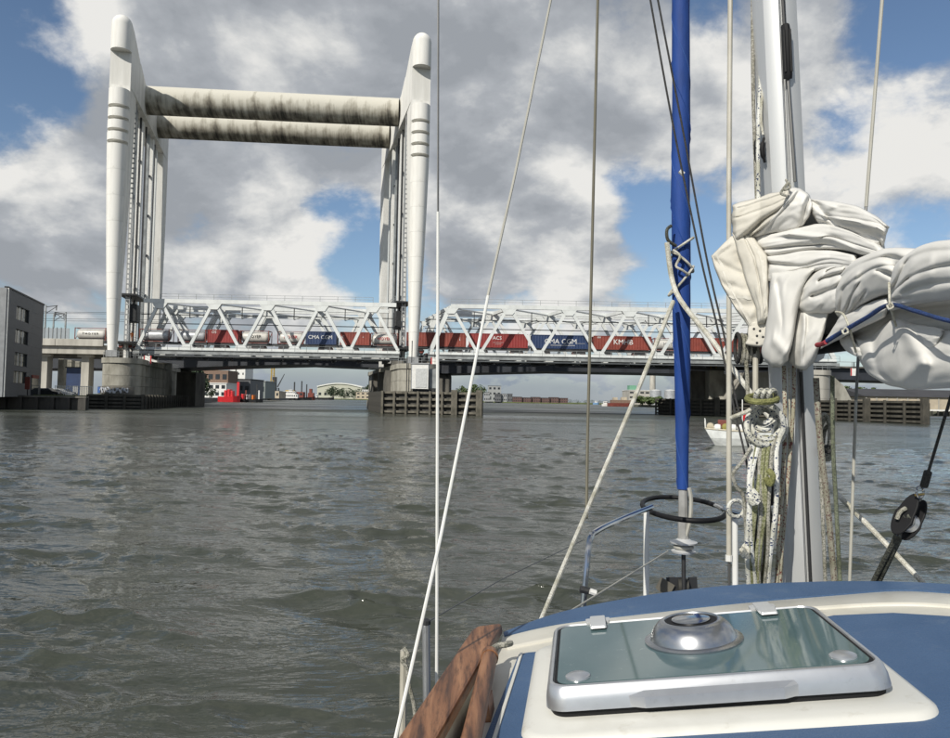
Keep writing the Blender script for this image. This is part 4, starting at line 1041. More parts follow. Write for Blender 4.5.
block('white_shed', 'low white shed behind the inner pier left of the rope coil', 731, 748, 386, 290, 12, m_white, win=(3, 1, .5, .3), roof=m_grey)
def warehouse():
    Y = 262; a = W(866, 395, Y); b = W(990, 395, Y)
    r = thing('riverside_warehouse', 'long low tan warehouse with dark roof on the right bank', 'warehouse', ((a.x + b.x) / 2, Y, 1.5))
    zt = W(905, 396.8, Y).z; zr = W(905, 388.5, Y).z
    n = 12
    for i in range(n):
        x0 = a.x + (b.x - a.x) * i / n; x1 = a.x + (b.x - a.x) * (i + 1) / n
        obj('wall_bay', MB().box(((x0 + x1) / 2, Y + 6, (1.5 + zt) / 2), (x1 - x0 - .02, 12, zt - 1.5)), m_tan, r)
        obj('pilaster', MB().box((x0, Y - .1, (1.5 + zt) / 2), (.35, .3, zt - 1.5)), m_concpale, r)
    for i in (3, 4): obj('door', MB().box((a.x + (b.x - a.x) * (i + .5) / n, Y - .08, 3.0), (2.6, .12, 2.6)), m_dark, r)
    obj('roof', MB().prism([(a.x - 1, Y - .8, zt), (a.x - 1, Y + 14, zr), (a.x - 1, Y + 28, zt)], (b.x - a.x + 2, 0, 0)), m_roofd, r)
    # landing stage in front
    r2 = thing('landing_stage', 'white edged landing stage on posts at the right edge', 'jetty', (wx(935, 246), 246, 0))
    x0, x1 = wx(927, 246), wx(1000, 246)
    obj('deck', MB().box(((x0 + x1) / 2, 246, 1.9), (x1 - x0, 3, .5)), m_white, r2)
    for i in range(12): obj('post', MB().bar((x0 + 1 + i * 2.0, 245, -1), (x0 + 1 + i * 2.0, 245, 1.64), .4, .4), m_timberd, r2)
    c = W(905, 403, 240); r3 = thing('dock_cabinet', 'small dark cabinet with a white door before the warehouse', 'cabinet', (c.x, 258, 1.5)); obj('case', MB().box((c.x, 258, 2.9), (4.2, 2, 2.8)), m_dark, r3, bevel=.05); obj('door', MB().box((c.x + 1.2, 256.97, 2.7), (1.0, .06, 2.0)), m_white, r3)
warehouse()

# ------------------------------------------------------------------ vessels
def hull_shape(c, L_, B, H, X, mt, name='hull', parent=None, bow=1, sheer=.25):
    Yv = Vector((-X.y, X.x, 0)); secs = []
    for f in (-.5, -.47, -.3, 0, .25, .4, .47, .5):
        w = B / 2 * (1 if f < .2 else max(.04, 1 - ((f - .2) / .3) ** 1.7)) * (.9 if f < -.45 else 1)
        zt = H + sheer * H * (max(0, f) * 2) ** 2
        p = c + X * (f * L_ * bow)
        secs.append([p + Yv * -w + ZV * zt, p + Yv * -w * .85 + ZV * -.3, p + Yv * w * .85 + ZV * -.3, p + Yv * w + ZV * zt])
    return obj(name, MB().loft(secs, smooth=False), mt, parent)
X1 = Vector((1, 0, 0))
def ship(name, label, px0, px1, Y, mt, H, B=6, houses=(), cat='ship', masts=()):
    a = W(px0, 400, Y); b = W(px1, 400, Y); c = Vector(((a.x + b.x) / 2, Y, 0)); L_ = b.x - a.x
    r = thing(name, label, cat, tuple(c)); hull_shape(c, L_, B, H, X1, mt, parent=r)
    for i, (f0, f1, z0, z1, m2, wn) in enumerate(houses):
        x0 = a.x + L_ * f0; x1 = a.x + L_ * f1
        d = obj('deckhouse', MB().box(((x0 + x1) / 2, Y, (z0 + z1) / 2), (x1 - x0, B * (.72 - .06 * i), z1 - z0)), m2, r, bevel=.08)
        for k in range(wn): obj('window', MB().box((x0 + (x1 - x0) * (k + .5) / wn, Y - B * (.36 - .03 * i) - .03, z0 + (z1 - z0) * .6), ((x1 - x0) / wn * .55, .08, (z1 - z0) * .38)), m_glassd, d)
    for f, z0, z1, w, m2 in masts: obj('mast', MB().bar((a.x + L_ * f, Y, z0), (a.x + L_ * f, Y, z1), w, w), m2, r)
    return r
ship('red_work_boat', 'bright red work boat with red drums moored by the dark warehouse', 219.5, 240, 300, m_boatred, 2.2, 5, houses=[(.28, .40, 2.0, 4.8, m_boatred, 0), (.42, .55, 2.0, 5.2, m_boatred, 0), (.58, .68, 2.0, 4.6, m_boatred, 0)], masts=[(.9, 1.5, 8.2, .9, m_boatred)], cat='boat')
ship('dark_barge', 'low dark barge with small deck gear right of the red work boat', 240, 263, 306, m_dark, 1.2, 5, houses=[(.1, .2, 1.2, 3.4, m_boatred, 0), (.32, .4, 1.2, 3.2, m_white, 1), (.55, .62, 1.2, 3.0, m_or, 0)], masts=[(.72, 1, 7.5, .35, m_dark), (.82, 1, 5, .5, m_white), (.25, 1, 5, .4, m_rust)], cat='barge')
ship('white_passenger_ship', 'white ship with two rows of windows under the lift span', 278, 300, 620, m_dark, 1.6, 7, houses=[(.04, .92, 1.6, 5.0, m_white, 9), (.25, .8, 5.0, 7.4, m_white, 6), (.5, .66, 7.4, 8.8, m_white, 2)], masts=[(.6, 8.8, 12, .2, m_grey)])
ship('work_pontoon', 'orange and brown work pontoon with dark spud poles behind the white ship', 284, 312, 700, m_dark, 2.2, 12, houses=[(.08, .38, 2.2, 9.0, m_yellow, 3), (.4, .72, 2.2, 7.6, m_rust, 2)], masts=[(.36, 1, 17, 1.1, m_dark), (.62, 1, 18, 1.0, m_dark), (.80, 1, 15, .9, m_dark)], cat='pontoon')
ship('red_barge', 'dark red barge with a sloping stack right of the work pontoon', 307, 315, 720, m_rust, 3, 7, houses=[(.15, .85, 3, 7, m_rust, 0), (.3, .6, 7, 11, m_rust, 0)], cat='barge')
ship('dark_barge', 'long low dark barge in front of the far trees', 315, 334, 900, m_dark, 2.6, 8, houses=[(.05, .15, 2.6, 6, m_white, 1), (.9, .96, 2.6, 5, m_concdark, 0)], cat='barge')
ship('brown_cargo_barge', 'long brown cargo barge moored left of the factory', 608, 634, 520, m_rust, 2.4, 8, houses=[(.1, .9, 2.4, 4.6, m_brick, 0), (.2, .34, 4.6, 6.4, m_tan, 0), (.5, .7, 4.6, 6.6, m_tan, 0)], masts=[(.15, 4, 9, .2, m_grey)], cat='barge')
ship('white_cruiser', 'small white cruiser at the bow of the brown barge', 602, 609, 525, m_white, 1.6, 3.5, houses=[(.2, .7, 1.6, 3.4, m_white, 3)], cat='boat')
ship('blue_boat', 'small pale blue boat on the far water right of the brick blocks', 593, 599, 900, mat('pale_blue', (.2, .35, .55), .5), 2.4, 4, houses=[(.3, .7, 2.4, 4.4, m_white, 2)], cat='boat')
def crane(label, px, pyt, Y, zb, boom=None, mt=m_yellow):
    p = W(px, pyt, Y); r = thing('harbour_crane', label, 'crane', (p.x, Y, zb)); w = 1.5
    m2 = MB()
    for sx in (-1, 1):
        for sy in (-1, 1): m2.bar((p.x + sx * w, Y + sy * w, zb), (p.x + sx * w * .6, Y + sy * w * .6, p.z), .35, .35)
    H = p.z - zb; n = 9
    for i in range(n):
        s = 1 if i % 2 else -1; z0 = zb + H * i / n; z1 = zb + H * (i + 1) / n
        m2.bar((p.x + s * w * .9, Y - w, z0), (p.x - s * w * .9, Y - w, z1), .22, .22)
    obj('lattice_tower', m2, mt, r)
    obj('base', MB().box((p.x, Y, zb + 2), (6, 6, 4)), m_dark, r); obj('counterweight', MB().box((p.x + 1.6, Y, zb + H * .45), (2.6, 3, H * .5)), m_dark, r)
    if boom:
        q = W(boom[0], boom[1], Y); s = W(boom[2], boom[3], Y); obj('boom', MB().bar(s, q, .9, .9, w2=.4, h2=.4), m_dark, r)
crane('tall yellow lattice harbour crane left of the white ship', 273, 368, 560, 1.6, mt=m_yellow)
crane('small harbour crane with a slanting dark boom behind the white ship', 277.5, 388, 580, 1.6, boom=(284.5, 374, 277.5, 387), mt=m_dark)

# white motor boat on the open water right of the furled sail
def motor_boat():
    c = Wz(749, 446, 0.0); r = thing('white_motor_boat', 'small white open motor boat passing behind the ropes left of the mast', 'boat', tuple(c))
    X = Vector((.96, -.28, 0)).normalized(); Yv = Vector((-X.y, X.x, 0)); L_ = 5.0; secs = []
    for f, w, zt, zk in ((-.5, .72, .98, .1), (-.44, .86, .95, -.1), (-.2, 1.0, .88, -.25), (.1, .98, .86, -.25), (.3, .8, .9, -.2), (.42, .5, .98, -.05), (.5, .06, 1.08, .25)):
        p = c + X * (f * L_); k1 = X * (.28 if f == -.5 else 0); k2 = X * (.75 if f == -.5 else .35 if f < -.4 else 0); secs.append([p + Yv * -w + ZV * zt, p + k1 + Yv * -w * .93 + ZV * .45, p + k2 + Yv * -w * .6 + ZV * zk, p + k2 + Yv * w * .6 + ZV * zk, p + k1 + Yv * w * .93 + ZV * .45, p + Yv * w + ZV * zt])
    obj('hull', MB().loft(secs), mat('hull_white', (.72, .74, .72), .3), r)
    g = [s[0] for s in secs] ; obj('gunwale', MB().tube([p + ZV * .03 for p in g], .045, 6), mat('gunwale_cream', (.55, .5, .38), .5), r)
    obj('foredeck', MB().box(c + X * 1.0 + ZV * 1.12, (1.6, 1.5, .5), X, Yv, ZV), m_white, r, bevel=.08)
    obj('dark_windscreen', MB().box(c + X * .25 + ZV * 1.45, (.15, 1.5, .9), X, Yv, ZV), m_glassd, r)
    for i, (f, s, z, w, mt) in enumerate(((-2.2, -.55, 1.12, .5, mat('cushion_cream', (.5, .44, .32), .8)), (-1.8, -.75, 1.05, .42, m_white), (-1.35, -.78, 1.1, .4, mat('cushion_olive', (.3, .27, .07), .8)), (-.95, -.78, 1.06, .42, m_white), (-.5, -.78, 1.06, .4, m_white))):
        obj('fender_cushion', MB().lathe([(.08, -w / 2), (.2, -w * .35), (.23, 0), (.2, w * .35), (.08, w / 2)], c + X * f + Yv * s + ZV * z, 12, X if i % 2 else Yv), mt, r)
    obj('stern_rail', MB().tube(catmull([c + X * -2.45 + Yv * -.7 + ZV * .95, c + X * -2.5 + Yv * -.7 + ZV * 1.5, c + X * -2.5 + Yv * .7 + ZV * 1.5, c + X * -2.45 + Yv * .7 + ZV * .95], 5), .03, 6), m_white, r)
    fl = c + X * -.35 + Yv * .4
    obj('flag_staff', MB().bar(fl + ZV * .9, fl + ZV * 2.75, .05, .05), m_white, r)
    obj('flag', MB().loft([[fl + X * .05 + ZV * 1.5, fl + X * .05 + ZV * 2.1], [fl + X * .3 + Yv * .08 + ZV * 1.42, fl + X * .3 + Yv * .08 + ZV * 2.05], [fl + X * .55 + ZV * 1.4, fl + X * .55 + ZV * 2.0]], closed=False, cap=False), m_boatred, r)
    obj('gear_box', MB().box(c + X * -1.4 + Yv * .2 + ZV * 1.15, (.7, .6, .7), X, Yv, ZV), m_rust, r, bevel=.05)
    pp = c + X * .0 + Yv * -.1 + ZV * .95
    person(pp, 1.75, m_nav, m_nav, 'person in dark clothes seated in the white motor boat', face=-20, seated=True)
motor_boat()

# ------------------------------------------------------------------ the sailing boat we stand on
_yaw, _ro, _pi = 0.13729, 0.14000, -0.01918
_a = Vector((math.cos(_yaw), -math.sin(_yaw), 0)); BF = Vector((math.sin(_yaw), math.cos(_yaw), 0))
HA = _a * math.cos(_ro) + ZV * math.sin(_ro); _n = HA.cross(BF); HB = BF * math.cos(_pi) + _n * math.sin(_pi); HN = HA.cross(HB)
HO = Vector((0.42675, 1.41046, 1.95))
def H(u, v, h): return HO + HA * u + HB * v + HN * h
m_gel = mat('cream_gelcoat', (.57, .55, .48), .4, col2=(.44, .42, .35), scale=5, contrast=(.25, .55), bump=.05, speck=(26, .60, (.30, .27, .20), .55))
m_gel2 = mat('white_gelcoat', (.58, .575, .53), .4, col2=(.49, .48, .43), scale=6, contrast=(.25, .5), speck=(18, .58, (.36, .33, .26), .5))
def blue_deck():
    mt = mat('blue_nonskid', (.055, .108, .205), .6, col2=(.036, .080, .165), scale=5, contrast=(.25, .7), bump=.8, bscale=220, lo=.0022, speck=(9, .58, (.12, .165, .23), .5))
    return mt
m_bdeck = blue_deck()
m_alu = mat('anodised_aluminium', (.60, .61, .61), .42, metal=.35, col2=(.52, .53, .53), scale=4, stretch=(1, 1, .15), bump=.03)
m_alu2 = mat('brushed_aluminium', (.62, .63, .64), .32, metal=.8, col2=(.50, .51, .52), scale=8, speck=(40, .60, (.34, .34, .33), .5))
m_chrome = mat('stainless', (.46, .465, .47), .12, metal=1.0, col2=(.36, .365, .37), scale=10)
m_rubber = mat('black_rubber', (.010, .010, .011), .6, spec=.25)
m_pvc = mat('white_pvc', (.70, .70, .68), .4, col2=(.62, .62, .58))
m_beigepvc = mat('beige_pvc', (.46, .44, .38), .45, col2=(.36, .34, .28), scale=6)
m_wire = mat('stay_wire', (.16, .16, .155), .4, metal=.6)
m_wirelight = mat('pale_cord', (.42, .41, .36), .7)
def wood_mat():
    mt = bpy.data.materials.new('weathered_teak'); mt.use_nodes = True; N = mt.node_tree.nodes; L = mt.node_tree.links; p = N['Principled BSDF']; p.inputs['Roughness'].default_value = .45
    tc = N.new('ShaderNodeTexCoord'); mp = N.new('ShaderNodeMapping'); mp.inputs['Scale'].default_value = (26, 2.2, 26); mp.inputs['Rotation'].default_value = (0, 0, .02); L.new(tc.outputs['Object'], mp.inputs[0])
    n = N.new('ShaderNodeTexNoise'); n.inputs['Scale'].default_value = 1.3; n.inputs['Detail'].default_value = 8; n.inputs['Roughness'].default_value = .65; n.inputs['Distortion'].default_value = .5; L.new(mp.outputs[0], n.inputs[0])
    r = N.new('ShaderNodeValToRGB'); L.new(n.outputs[0], r.inputs[0]); e = r.color_ramp.elements
    e[0].position = .36; e[0].color = (.060, .026, .013, 1); e[1].position = .62; e[1].color = (.31, .150, .072, 1); k = e.new(.46); k.color = (.19, .082, .036, 1)
    n2 = N.new('ShaderNodeTexNoise'); n2.inputs['Scale'].default_value = 3.2; n2.inputs['Detail'].default_value = 9; n2.inputs['Roughness'].default_value = .72; L.new(mp.outputs[0], n2.inputs[0])
    r2 = N.new('ShaderNodeValToRGB'); L.new(n2.outputs[0], r2.inputs[0]); r2.color_ramp.elements[0].position = .38; r2.color_ramp.elements[0].color = (.42, .38, .34, 1); r2.color_ramp.elements[1].position = .50; r2.color_ramp.elements[1].color = (1, 1, 1, 1)
    mx = N.new('ShaderNodeMix'); mx.data_type = 'RGBA'; mx.blend_type = 'MULTIPLY'; mx.inputs[0].default_value = 1; L.new(r.outputs[0], mx.inputs[6]); L.new(r2.outputs[0], mx.inputs[7]); L.new(mx.outputs[2], p.inputs['Base Color'])
    b = N.new('ShaderNodeBump'); b.inputs['Strength'].default_value = .35; b.inputs['Distance'].default_value = .004; L.new(n.outputs[0], b.inputs['Height']); L.new(b.outputs[0], p.inputs['Normal'])
    return mt
m_wood = wood_mat()
boat = thing('sailing_boat', 'blue decked sailing boat with mast, roof hatch and bow rail in the foreground', 'sailboat', (0.9, 1.5, 0))

def rrect(u0, u1, v0, v1, r, h, n=7):
    pts = []
    for cu, cv, a0 in ((u1 - r, v1 - r, 0), (u0 + r, v1 - r, 90), (u0 + r, v0 + r, 180), (u1 - r, v0 + r, 270)):
        for k in range(n + 1):
            an = math.radians(a0 + 90 * k / n); pts.append(H(cu + r * math.cos(an), cv + r * math.sin(an), h))
    return pts
FAR = [(-.415, .390), (-.36, .455), (-.277, .533), (-.17, .59), (-.058, .630), (.05, .655), (.163, .664), (.265, .655), (.365, .632), (.45, .61), (.524, .580), (.60, .54), (.674, .487), (.78, .40), (.9, .25)]
STRIP = [(-.41, .362), (-.33, .41), (-.247, .438), (-.068, .461), (.171, .485), (.397, .485), (.546, .478), (.641, .417), (.73, .33), (.85, .17)]
def densify(p, n=5): return [(q.x, q.y) for q in catmull([(a, b, 0) for a, b in p], n)]
def poly_slab(pts, h0, h1): return MB().loft([[H(u, v, h0) for u, v in pts], [H(u, v, h1) for u, v in pts]])
far = densify(FAR); strip = densify(STRIP)
cab_poly = far + [(1.0, 0.0), (1.0, -.7), (-.405, -.7)]
# roof: rounded front edge
secs = []
def off_far(d, h):
    out = []
    for i, (u, v) in enumerate(cab_poly):
        if i < len(far):
            uu, vv = u - .16, v + .6; l = math.hypot(uu, vv); out.append(H(u + uu / l * d, v + vv / l * d, h))
        else: out.append(H(u, v, h))
    return out
obj('cabin_roof', MB().loft([off_far(.06, -.52), off_far(.03, -.14), off_far(.018, -.085), off_far(0.0, -.064)], smooth=True), m_gel, boat, sharp=50)
# blue non-skid fields
front_panel = [(u + (u - .16) * -.0, v) for u, v in far] + [(u, v) for u, v in strip[::-1]]
obj('front_deck_panel', poly_slab(front_panel, -.0642, -.0600), m_bdeck, boat)
PB = [(-.361, .205), (-.34, .213), (-.29, .214), (-.29, -.20), (.30, -.20), (.30, .20), (.325, .30), (.345, .308), (.464, .291), (.555, .235), (.66, .14), (.9, -.1), (.95, -.69), (-.395, -.69), (-.383, -.216)]
obj('side_deck_panel', poly_slab(PB, -.0642, -.0600), m_bdeck, boat)
# moulded step along the front of the raised roof
step = [(-.395, .262)] + [(-.2, .335), (.0, .362), (.2, .38), (.40, .378), (.53, .35), (.63, .28)]
st = densify(step, 6)
obj('moulded_ridge', MB().tube([H(u, v, -.066) for u, v in st], .0085, 8), m_gel, boat)

# hatch
hatch = obj('hatch_base', MB().loft([rrect(-.325, .325, -.262, .235, .05, -.0645), rrect(-.322, .322, -.259, .232, .048, -.054), rrect(-.312, .312, -.249, .222, .042, -.049)], smooth=True), m_gel2, boat, sharp=55)
obj('hatch_frame_seal', MB().loft([rrect(-.272, .272, -.188, .186, .03, -.051), rrect(-.272, .272, -.188, .186, .03, -.033)], smooth=True), m_rubber, hatch, sharp=50)
lid_o = [rrect(-.281, .281, -.196, .188, .036, -.037), rrect(-.279, .279, -.194, .187, .036, -.020), rrect(-.274, .274, -.1885, .187, .034, -.004), rrect(-.2705, .2705, -.185, .186, .032, 0.0), rrect(-.266, .266, -.178, .184, .028, 0.0005), rrect(-.264, .264, -.176, .182, .027, -.004)]
obj('lid_frame', MB().loft(lid_o, smooth=True), m_alu2, hatch, sharp=35)
m_glass = mat('tinted_acrylic', (.095, .148, .155), .06, col2=(.065, .112, .118), scale=4, spec=.6, contrast=(.3, .7), speck=(55, .62, (.30, .36, .36), .55))
obj('gasket', MB().loft([rrect(-.2635, .2635, -.1755, .1815, .027, -.0038), rrect(-.2635, .2635, -.1755, .1815, .027, -.0022)]), m_rubber, hatch)
obj('glass_pane', MB().loft([rrect(-.258, .258, -.170, .176, .024, -.0035), rrect(-.258, .258, -.170, .176, .024, -.0008)]), m_glass, hatch)
# pull handle bulge on the near side of the lid
hb = [(-.14, -.195), (-.115, -.206), (.105, -.206), (.13, -.195)]
obj('pull_handle', MB().loft([[H(u, v, -.036) for u, v in hb], [H(u, v * .995, -.019) for u, v in hb], [H(u, -.188, -.011) for u, v in hb]], cap=True), m_alu2, hatch)
for u in (-.178, .17):
    obj('hinge', MB().loft([rrect(u - .026, u + .026, .182, .207, .004, -.012), rrect(u - .026, u + .026, .182, .207, .004, .004)]).loft([rrect(u - .017, u + .017, .128, .212, .004, .0035), rrect(u - .016, u + .016, .130, .210, .004, .008)]), m_alu, hatch)
for u, v in ((-.222, -.140), (.222, -.135)):
    obj('lock_knob', MB().lathe([(.022, 0), (.0215, .003), (.016, .006), (.002, .007)], H(u, v, -.001), 24, HN), m_alu2, hatch)
m_vent = mat('satin_steel', (.52, .525, .53), .27, metal=1.0, col2=(.42, .425, .43), scale=14)
vent = obj('vent_dome', MB().lathe([(.092, 0), (.092, .003), (.087, .005), (.081, .006), (.080, .009), (.077, .016), (.071, .026), (.063, .034), (.054, .0385), (.050, .0385), (.049, .036), (.002, .035)], H(.0, .018, -.0006), 56, HN), m_vent, hatch, sharp=28)
obj('vent_gap', MB().lathe([(.0485, 0), (.0485, .0012), (.036, .0012), (.036, 0)], H(.0, .018, .0346), 40, HN), m_rubber, vent)
obj('vent_cap', MB().lathe([(.036, .0), (.036, .004), (.030, .0055), (.002, .0062)], H(.0, .018, .0346), 40, HN), m_chrome, vent, sharp=30)
# coaming plank and hand rail at the port side
pk = [(-.575, -.70), (-.518, -.275), (-.482, .33), (-.472, .352), (-.416, .364), (-.412, .352), (-.451, -.285), (-.500, -.70)]
obj('coaming_plank', MB().loft([[H(u, v, h) for u, v in pk] for h in (-.055, -.030)]), m_wood, boat, bevel=.006)
obj('coaming_riser', MB().loft([[H(u, v, h) for u, v in ((-.54, -.7), (-.489, -.28), (-.458, .33), (-.425, .33), (-.456, -.28), (-.512, -.7))] for h in (-.45, -.0555)]), m_gel, boat)
rl = [H(-.374, -.70, -.026), H(-.391, -.30, -.026), H(-.4005, -.1, -.026), H(-.409, .09, -.026)]
obj('hand_rail', MB().tube(catmull(rl, 6), .0165, 14), m_wood, boat)
obj('rail_socket', MB().tube([H(-.4085, .082, -.026), H(-.4105, .104, -.026)], .0185, 14), m_wood, boat, sharp=50)
for v in (-.55, -.12): obj('rail_foot', MB().bar(H(-.398, v, -.066), H(-.398, v, -.03), .03, .06, up=HB), m_wood, boat)
obj('deck_channel', poly_slab([(-.446, -.69), (-.436, -.28), (-.425, .33), (-.4065, .33), (-.417, -.28), (-.426, -.69)], -.14, -.075), m_gel, boat)
obj('trim_strip', poly_slab([(-.372, -.3), (-.358, .205), (-.352, .205), (-.366, -.3)], -.0642, -.057), m_gel2, boat)
# hull and deck, mostly hidden below the roof
def cl(Y): return 1.37 - .137 * (4.72 - Y)
HS = [(-1.5, 1.15), (0, 1.2), (1.0, 1.17), (2.0, 1.1), (2.8, .93), (3.5, .68), (4.1, .40), (4.5, .17), (4.72, .02)]
hs = []
for Y, w in HS:
    c = cl(Y); zd = 1.16 + .012 * Y
    hs.append([Vector((c - w, Y, zd)), Vector((c - w * .93, Y, .5)), Vector((c - w * .55, Y, -.35)), Vector((c + w * .55, Y, -.35)), Vector((c + w * .93, Y, .5)), Vector((c + w, Y, zd))])
obj('hull', MB().loft(hs, smooth=True), mat('hull_blue', (.03, .07, .16), .3), boat, sharp=50)
obj('toe_rail', MB().tube([s[0] + ZV * .015 for s in hs], .02, 6), m_wood, boat)
obj('toe_rail', MB().tube([s[5] + ZV * .015 for s in hs], .02, 6), m_wood, boat)

# mast
MA, MBt = W(803.5, 640, 2.27), W(771.5, -45, 2.16)
def mast():
    ax = (MBt - MA).normalized(); f = (BF - ax * BF.dot(ax)).normalized(); s = f.cross(ax).normalized()
    if s.dot(_a) < 0: s = -s
    w, d = .0615, .082
    prof = [(-.010, -d), (-.010, -d + .010), (-.004, -d + .010), (-.004, -d + .022), (.004, -d + .022), (.004, -d + .010), (.010, -d + .010), (.010, -d), (.026, -d + .004), (.047, -d + .022), (w - .004, -.025), (w, .01), (w - .006, .04), (.035, .070), (0, .08), (-.035, .070), (-w + .006, .04), (-w, .01), (-w + .004, -.025), (-.047, -d + .022), (-.026, -d + .004)]
    base = MA - ax * .75
    n = 6
    o = obj('mast', MB().loft([[base + (MBt - base) * (i / n) + s * x + f * y for x, y in prof] for i in range(n + 1)], smooth=True), m_alu, boat, sharp=28)
    return o, ax, f, s
mast_o, MAX, MF, MS = mast()
def on_mast(py, u, w):     # point on the mast at picture height py, u sideways, w forward
    c = W(803.5, 640, 2.27); t = (640 - py) / 685.0
    return MA + (MBt - MA) * t + MS * u + MF * w
obj('slot_cover', MB().tube([on_mast(89, .004, -.088), on_mast(86, .004, -.092), on_mast(42, .004, -.092), on_mast(39, .004, -.088)], .0125, 10), m_rubber, mast_o)
for k in (-1, 1): obj('slot_cover_lip', MB().tube([on_mast(84, .004 + k * .008, -.102), on_mast(44, .004 + k * .008, -.102)], .0035, 6), m_rubber, mast_o)
obj('groove_line', MB().tube([on_mast(-40, -.002, -.090), on_mast(39, .001, -.091)], .0045, 6), m_dark, mast_o)
obj('groove_line', MB().tube([on_mast(89, .004, -.091), on_mast(188, .010, -.094)], .0045, 6), m_wire, mast_o)
obj('groove_line', MB().tube([on_mast(370, .004, -.083), on_mast(620, .004, -.083)], .0040, 6), m_dark, mast_o)
obj('cleat', MB().tube(catmull([on_mast(134, -.072, -.03), on_mast(145, -.078, -.035), on_mast(158, -.078, -.035), on_mast(168, -.072, -.03)], 4), [.004] * 3 + [.008] * 7 + [.004] * 3, 8), m_rubber, mast_o)
obj('cleat', MB().tube(catmull([on_mast(140, -.060, -.05), on_mast(148, -.066, -.055), on_mast(156, -.066, -.055), on_mast(164, -.060, -.05)], 4), [.004] * 3 + [.007] * 7 + [.004] * 3, 8), m_rubber, mast_o)
obj('mast_foot_fitting', MB().tube([on_mast(545, .084, -.01), on_mast(590, .098, -.02)], .006, 8), m_chrome, mast_o)
obj('boom', MB().tube([W(812, 346, 2.12), W(860, 339, 1.86), W(1010, 326, 1.24), W(1300, 312, .8)], .027, 16), m_rubber, boat)
obj('gooseneck', MB().tube([W(806, 352, 2.2), W(815, 352, 2.12)], .03, 10), m_alu, boat)

# standing rigging, parts of the boat
def stay(name, pts, r, mt, n=7): return obj(name, MB().tube([W(*p) for p in pts], r, n), mt, boat)
stay('shroud_wire', [(438.3, -30, 2.25), (438, 214, 2.2)], .0032, m_wire)
stay('shroud_sleeve', [(438, 212, 2.2), (437, 560, 2.14), (436.5, 730, 2.1)], .0048, m_pvc)
stay('shroud_wire', [(557, -30, 2.1), (515, 175, 1.95), (487, 300, 1.85)], .0036, m_wirelight)
stay('shroud_sleeve', [(488, 296, 1.85), (462, 430, 1.7), (440, 540, 1.6), (394, 745, 1.42)], .0040, m_pvc)
stay('lower_shroud_tube', [(730.5, -30, 2.75), (729, 180, 2.7), (729, 556, 2.6)], .0093, m_beigepvc, 10)
stay('lower_shroud_cap', [(729, 555, 2.6), (729, 561, 2.6)], .0125, m_pvc, 10)
stay('turnbuckle', [(729.3, 560, 2.6), (729.3, 640, 2.6)], .005, m_wire)
stay('shroud_wire', [(884.5, -30, 2.3), (866, 207, 2.25)], .0055, m_wirelight)
stay('shroud_wire', [(866, 207, 2.25), (856, 400, 2.22)], .0045, m_wire)
stay('shroud_wire', [(856, 400, 2.22), (849, 600, 2.2)], .0045, m_wirelight)
stay('inner_stay', [(598.5, -30, 4.1), (592, 250, 4.0), (587.5, 440, 3.9), (586.5, 518, 3.7)], .0085, mat('olive_cord', (.13, .12, .085), .7), 6)
stay('lifeline', [(427, 622, 2.3), (500, 580, 2.9), (583, 540, 3.5)], .0022, m_wire)
stay('lifeline', [(567, 613, 2.6), (668, 551, 4.1)], .004, m_wirelight)
# pulpit
PZ = 1.77
def ring():
    c = Vector((1.28, 4.5, PZ)); n = 40; pts = []
    for k in range(n):
        an = 2 * math.pi * k / n; pts.append(c + _a * (.235 * math.cos(an)) + BF * (.5 * math.sin(an)))
    return pts
pul = obj('bow_rail', MB().tube(ring(), .014, 8, closed=True), m_chrome, boat)
rg = ring()
obj('rail_padding', MB().tube(rg[2:38], .0150, 10), m_rubber, pul, sharp=60)
obj('side_rail', MB().tube(catmull([W(652, 507, 4.2), W(622, 519, 3.9), W(597, 531, 3.6), W(590, 540, 3.52), W(586, 575, 3.46), W(580, 640, 3.42)], 6), .0145, 10), m_chrome, pul)
obj('side_rail', MB().tube(catmull([W(724, 509, 4.2), W(755, 518, 3.9), W(800, 532, 3.45), W(806, 545, 3.4), W(810, 640, 3.35)], 6), .0145, 10), m_chrome, pul)
obj('rail_post', MB().tube([W(646.5, 509, 4.2), W(646, 640, 4.2)], .0165, 10), m_pvc, pul)
obj('rail_post', MB().tube([W(735, 513, 4.2), W(735.5, 640, 4.2)], .0165, 10), m_pvc, pul)
obj('clamp', MB().tube([W(580, 589, 3.43), W(594, 592, 3.43)], .016, 8), m_dark, pul); obj('clamp_pin', MB().tube([W(590, 591, 3.4), W(596, 593, 3.4)], .014, 8), m_pvc, pul)
# stanchions at the port rail
obj('stanchion', MB().tube([W(426, 622, 2.3), W(427.5, 760, 2.3)], .0125, 10), m_alu2, boat); obj('stanchion_cap', MB().lathe([(.015, -.006), (.015, .006), (.004, .012)], W(426, 622, 2.3), 10), m_dark, boat)
obj('stanchion', MB().tube([W(404, 650, 2.0), W(402, 760, 2.0)], .010, 8), m_beigepvc, boat)
# anchor gear on the bow, just over the roof edge
ag = obj('anchor_roller', MB().bar(W(662, 592, 4.45), W(668, 581, 4.45), .05, .08), m_timber, boat)
for px in (672, 680, 694): obj('roller_cheek', MB().bar(W(px, 602, 4.45), W(px - 1.5, 577, 4.45), .012, .05), m_dark, boat)
obj('roller_wheel', MB().lathe([(.02, -.03), (.045, -.03), (.045, .03), (.02, .03)], W(683, 586, 4.45), 14, _a), m_timberd, boat)

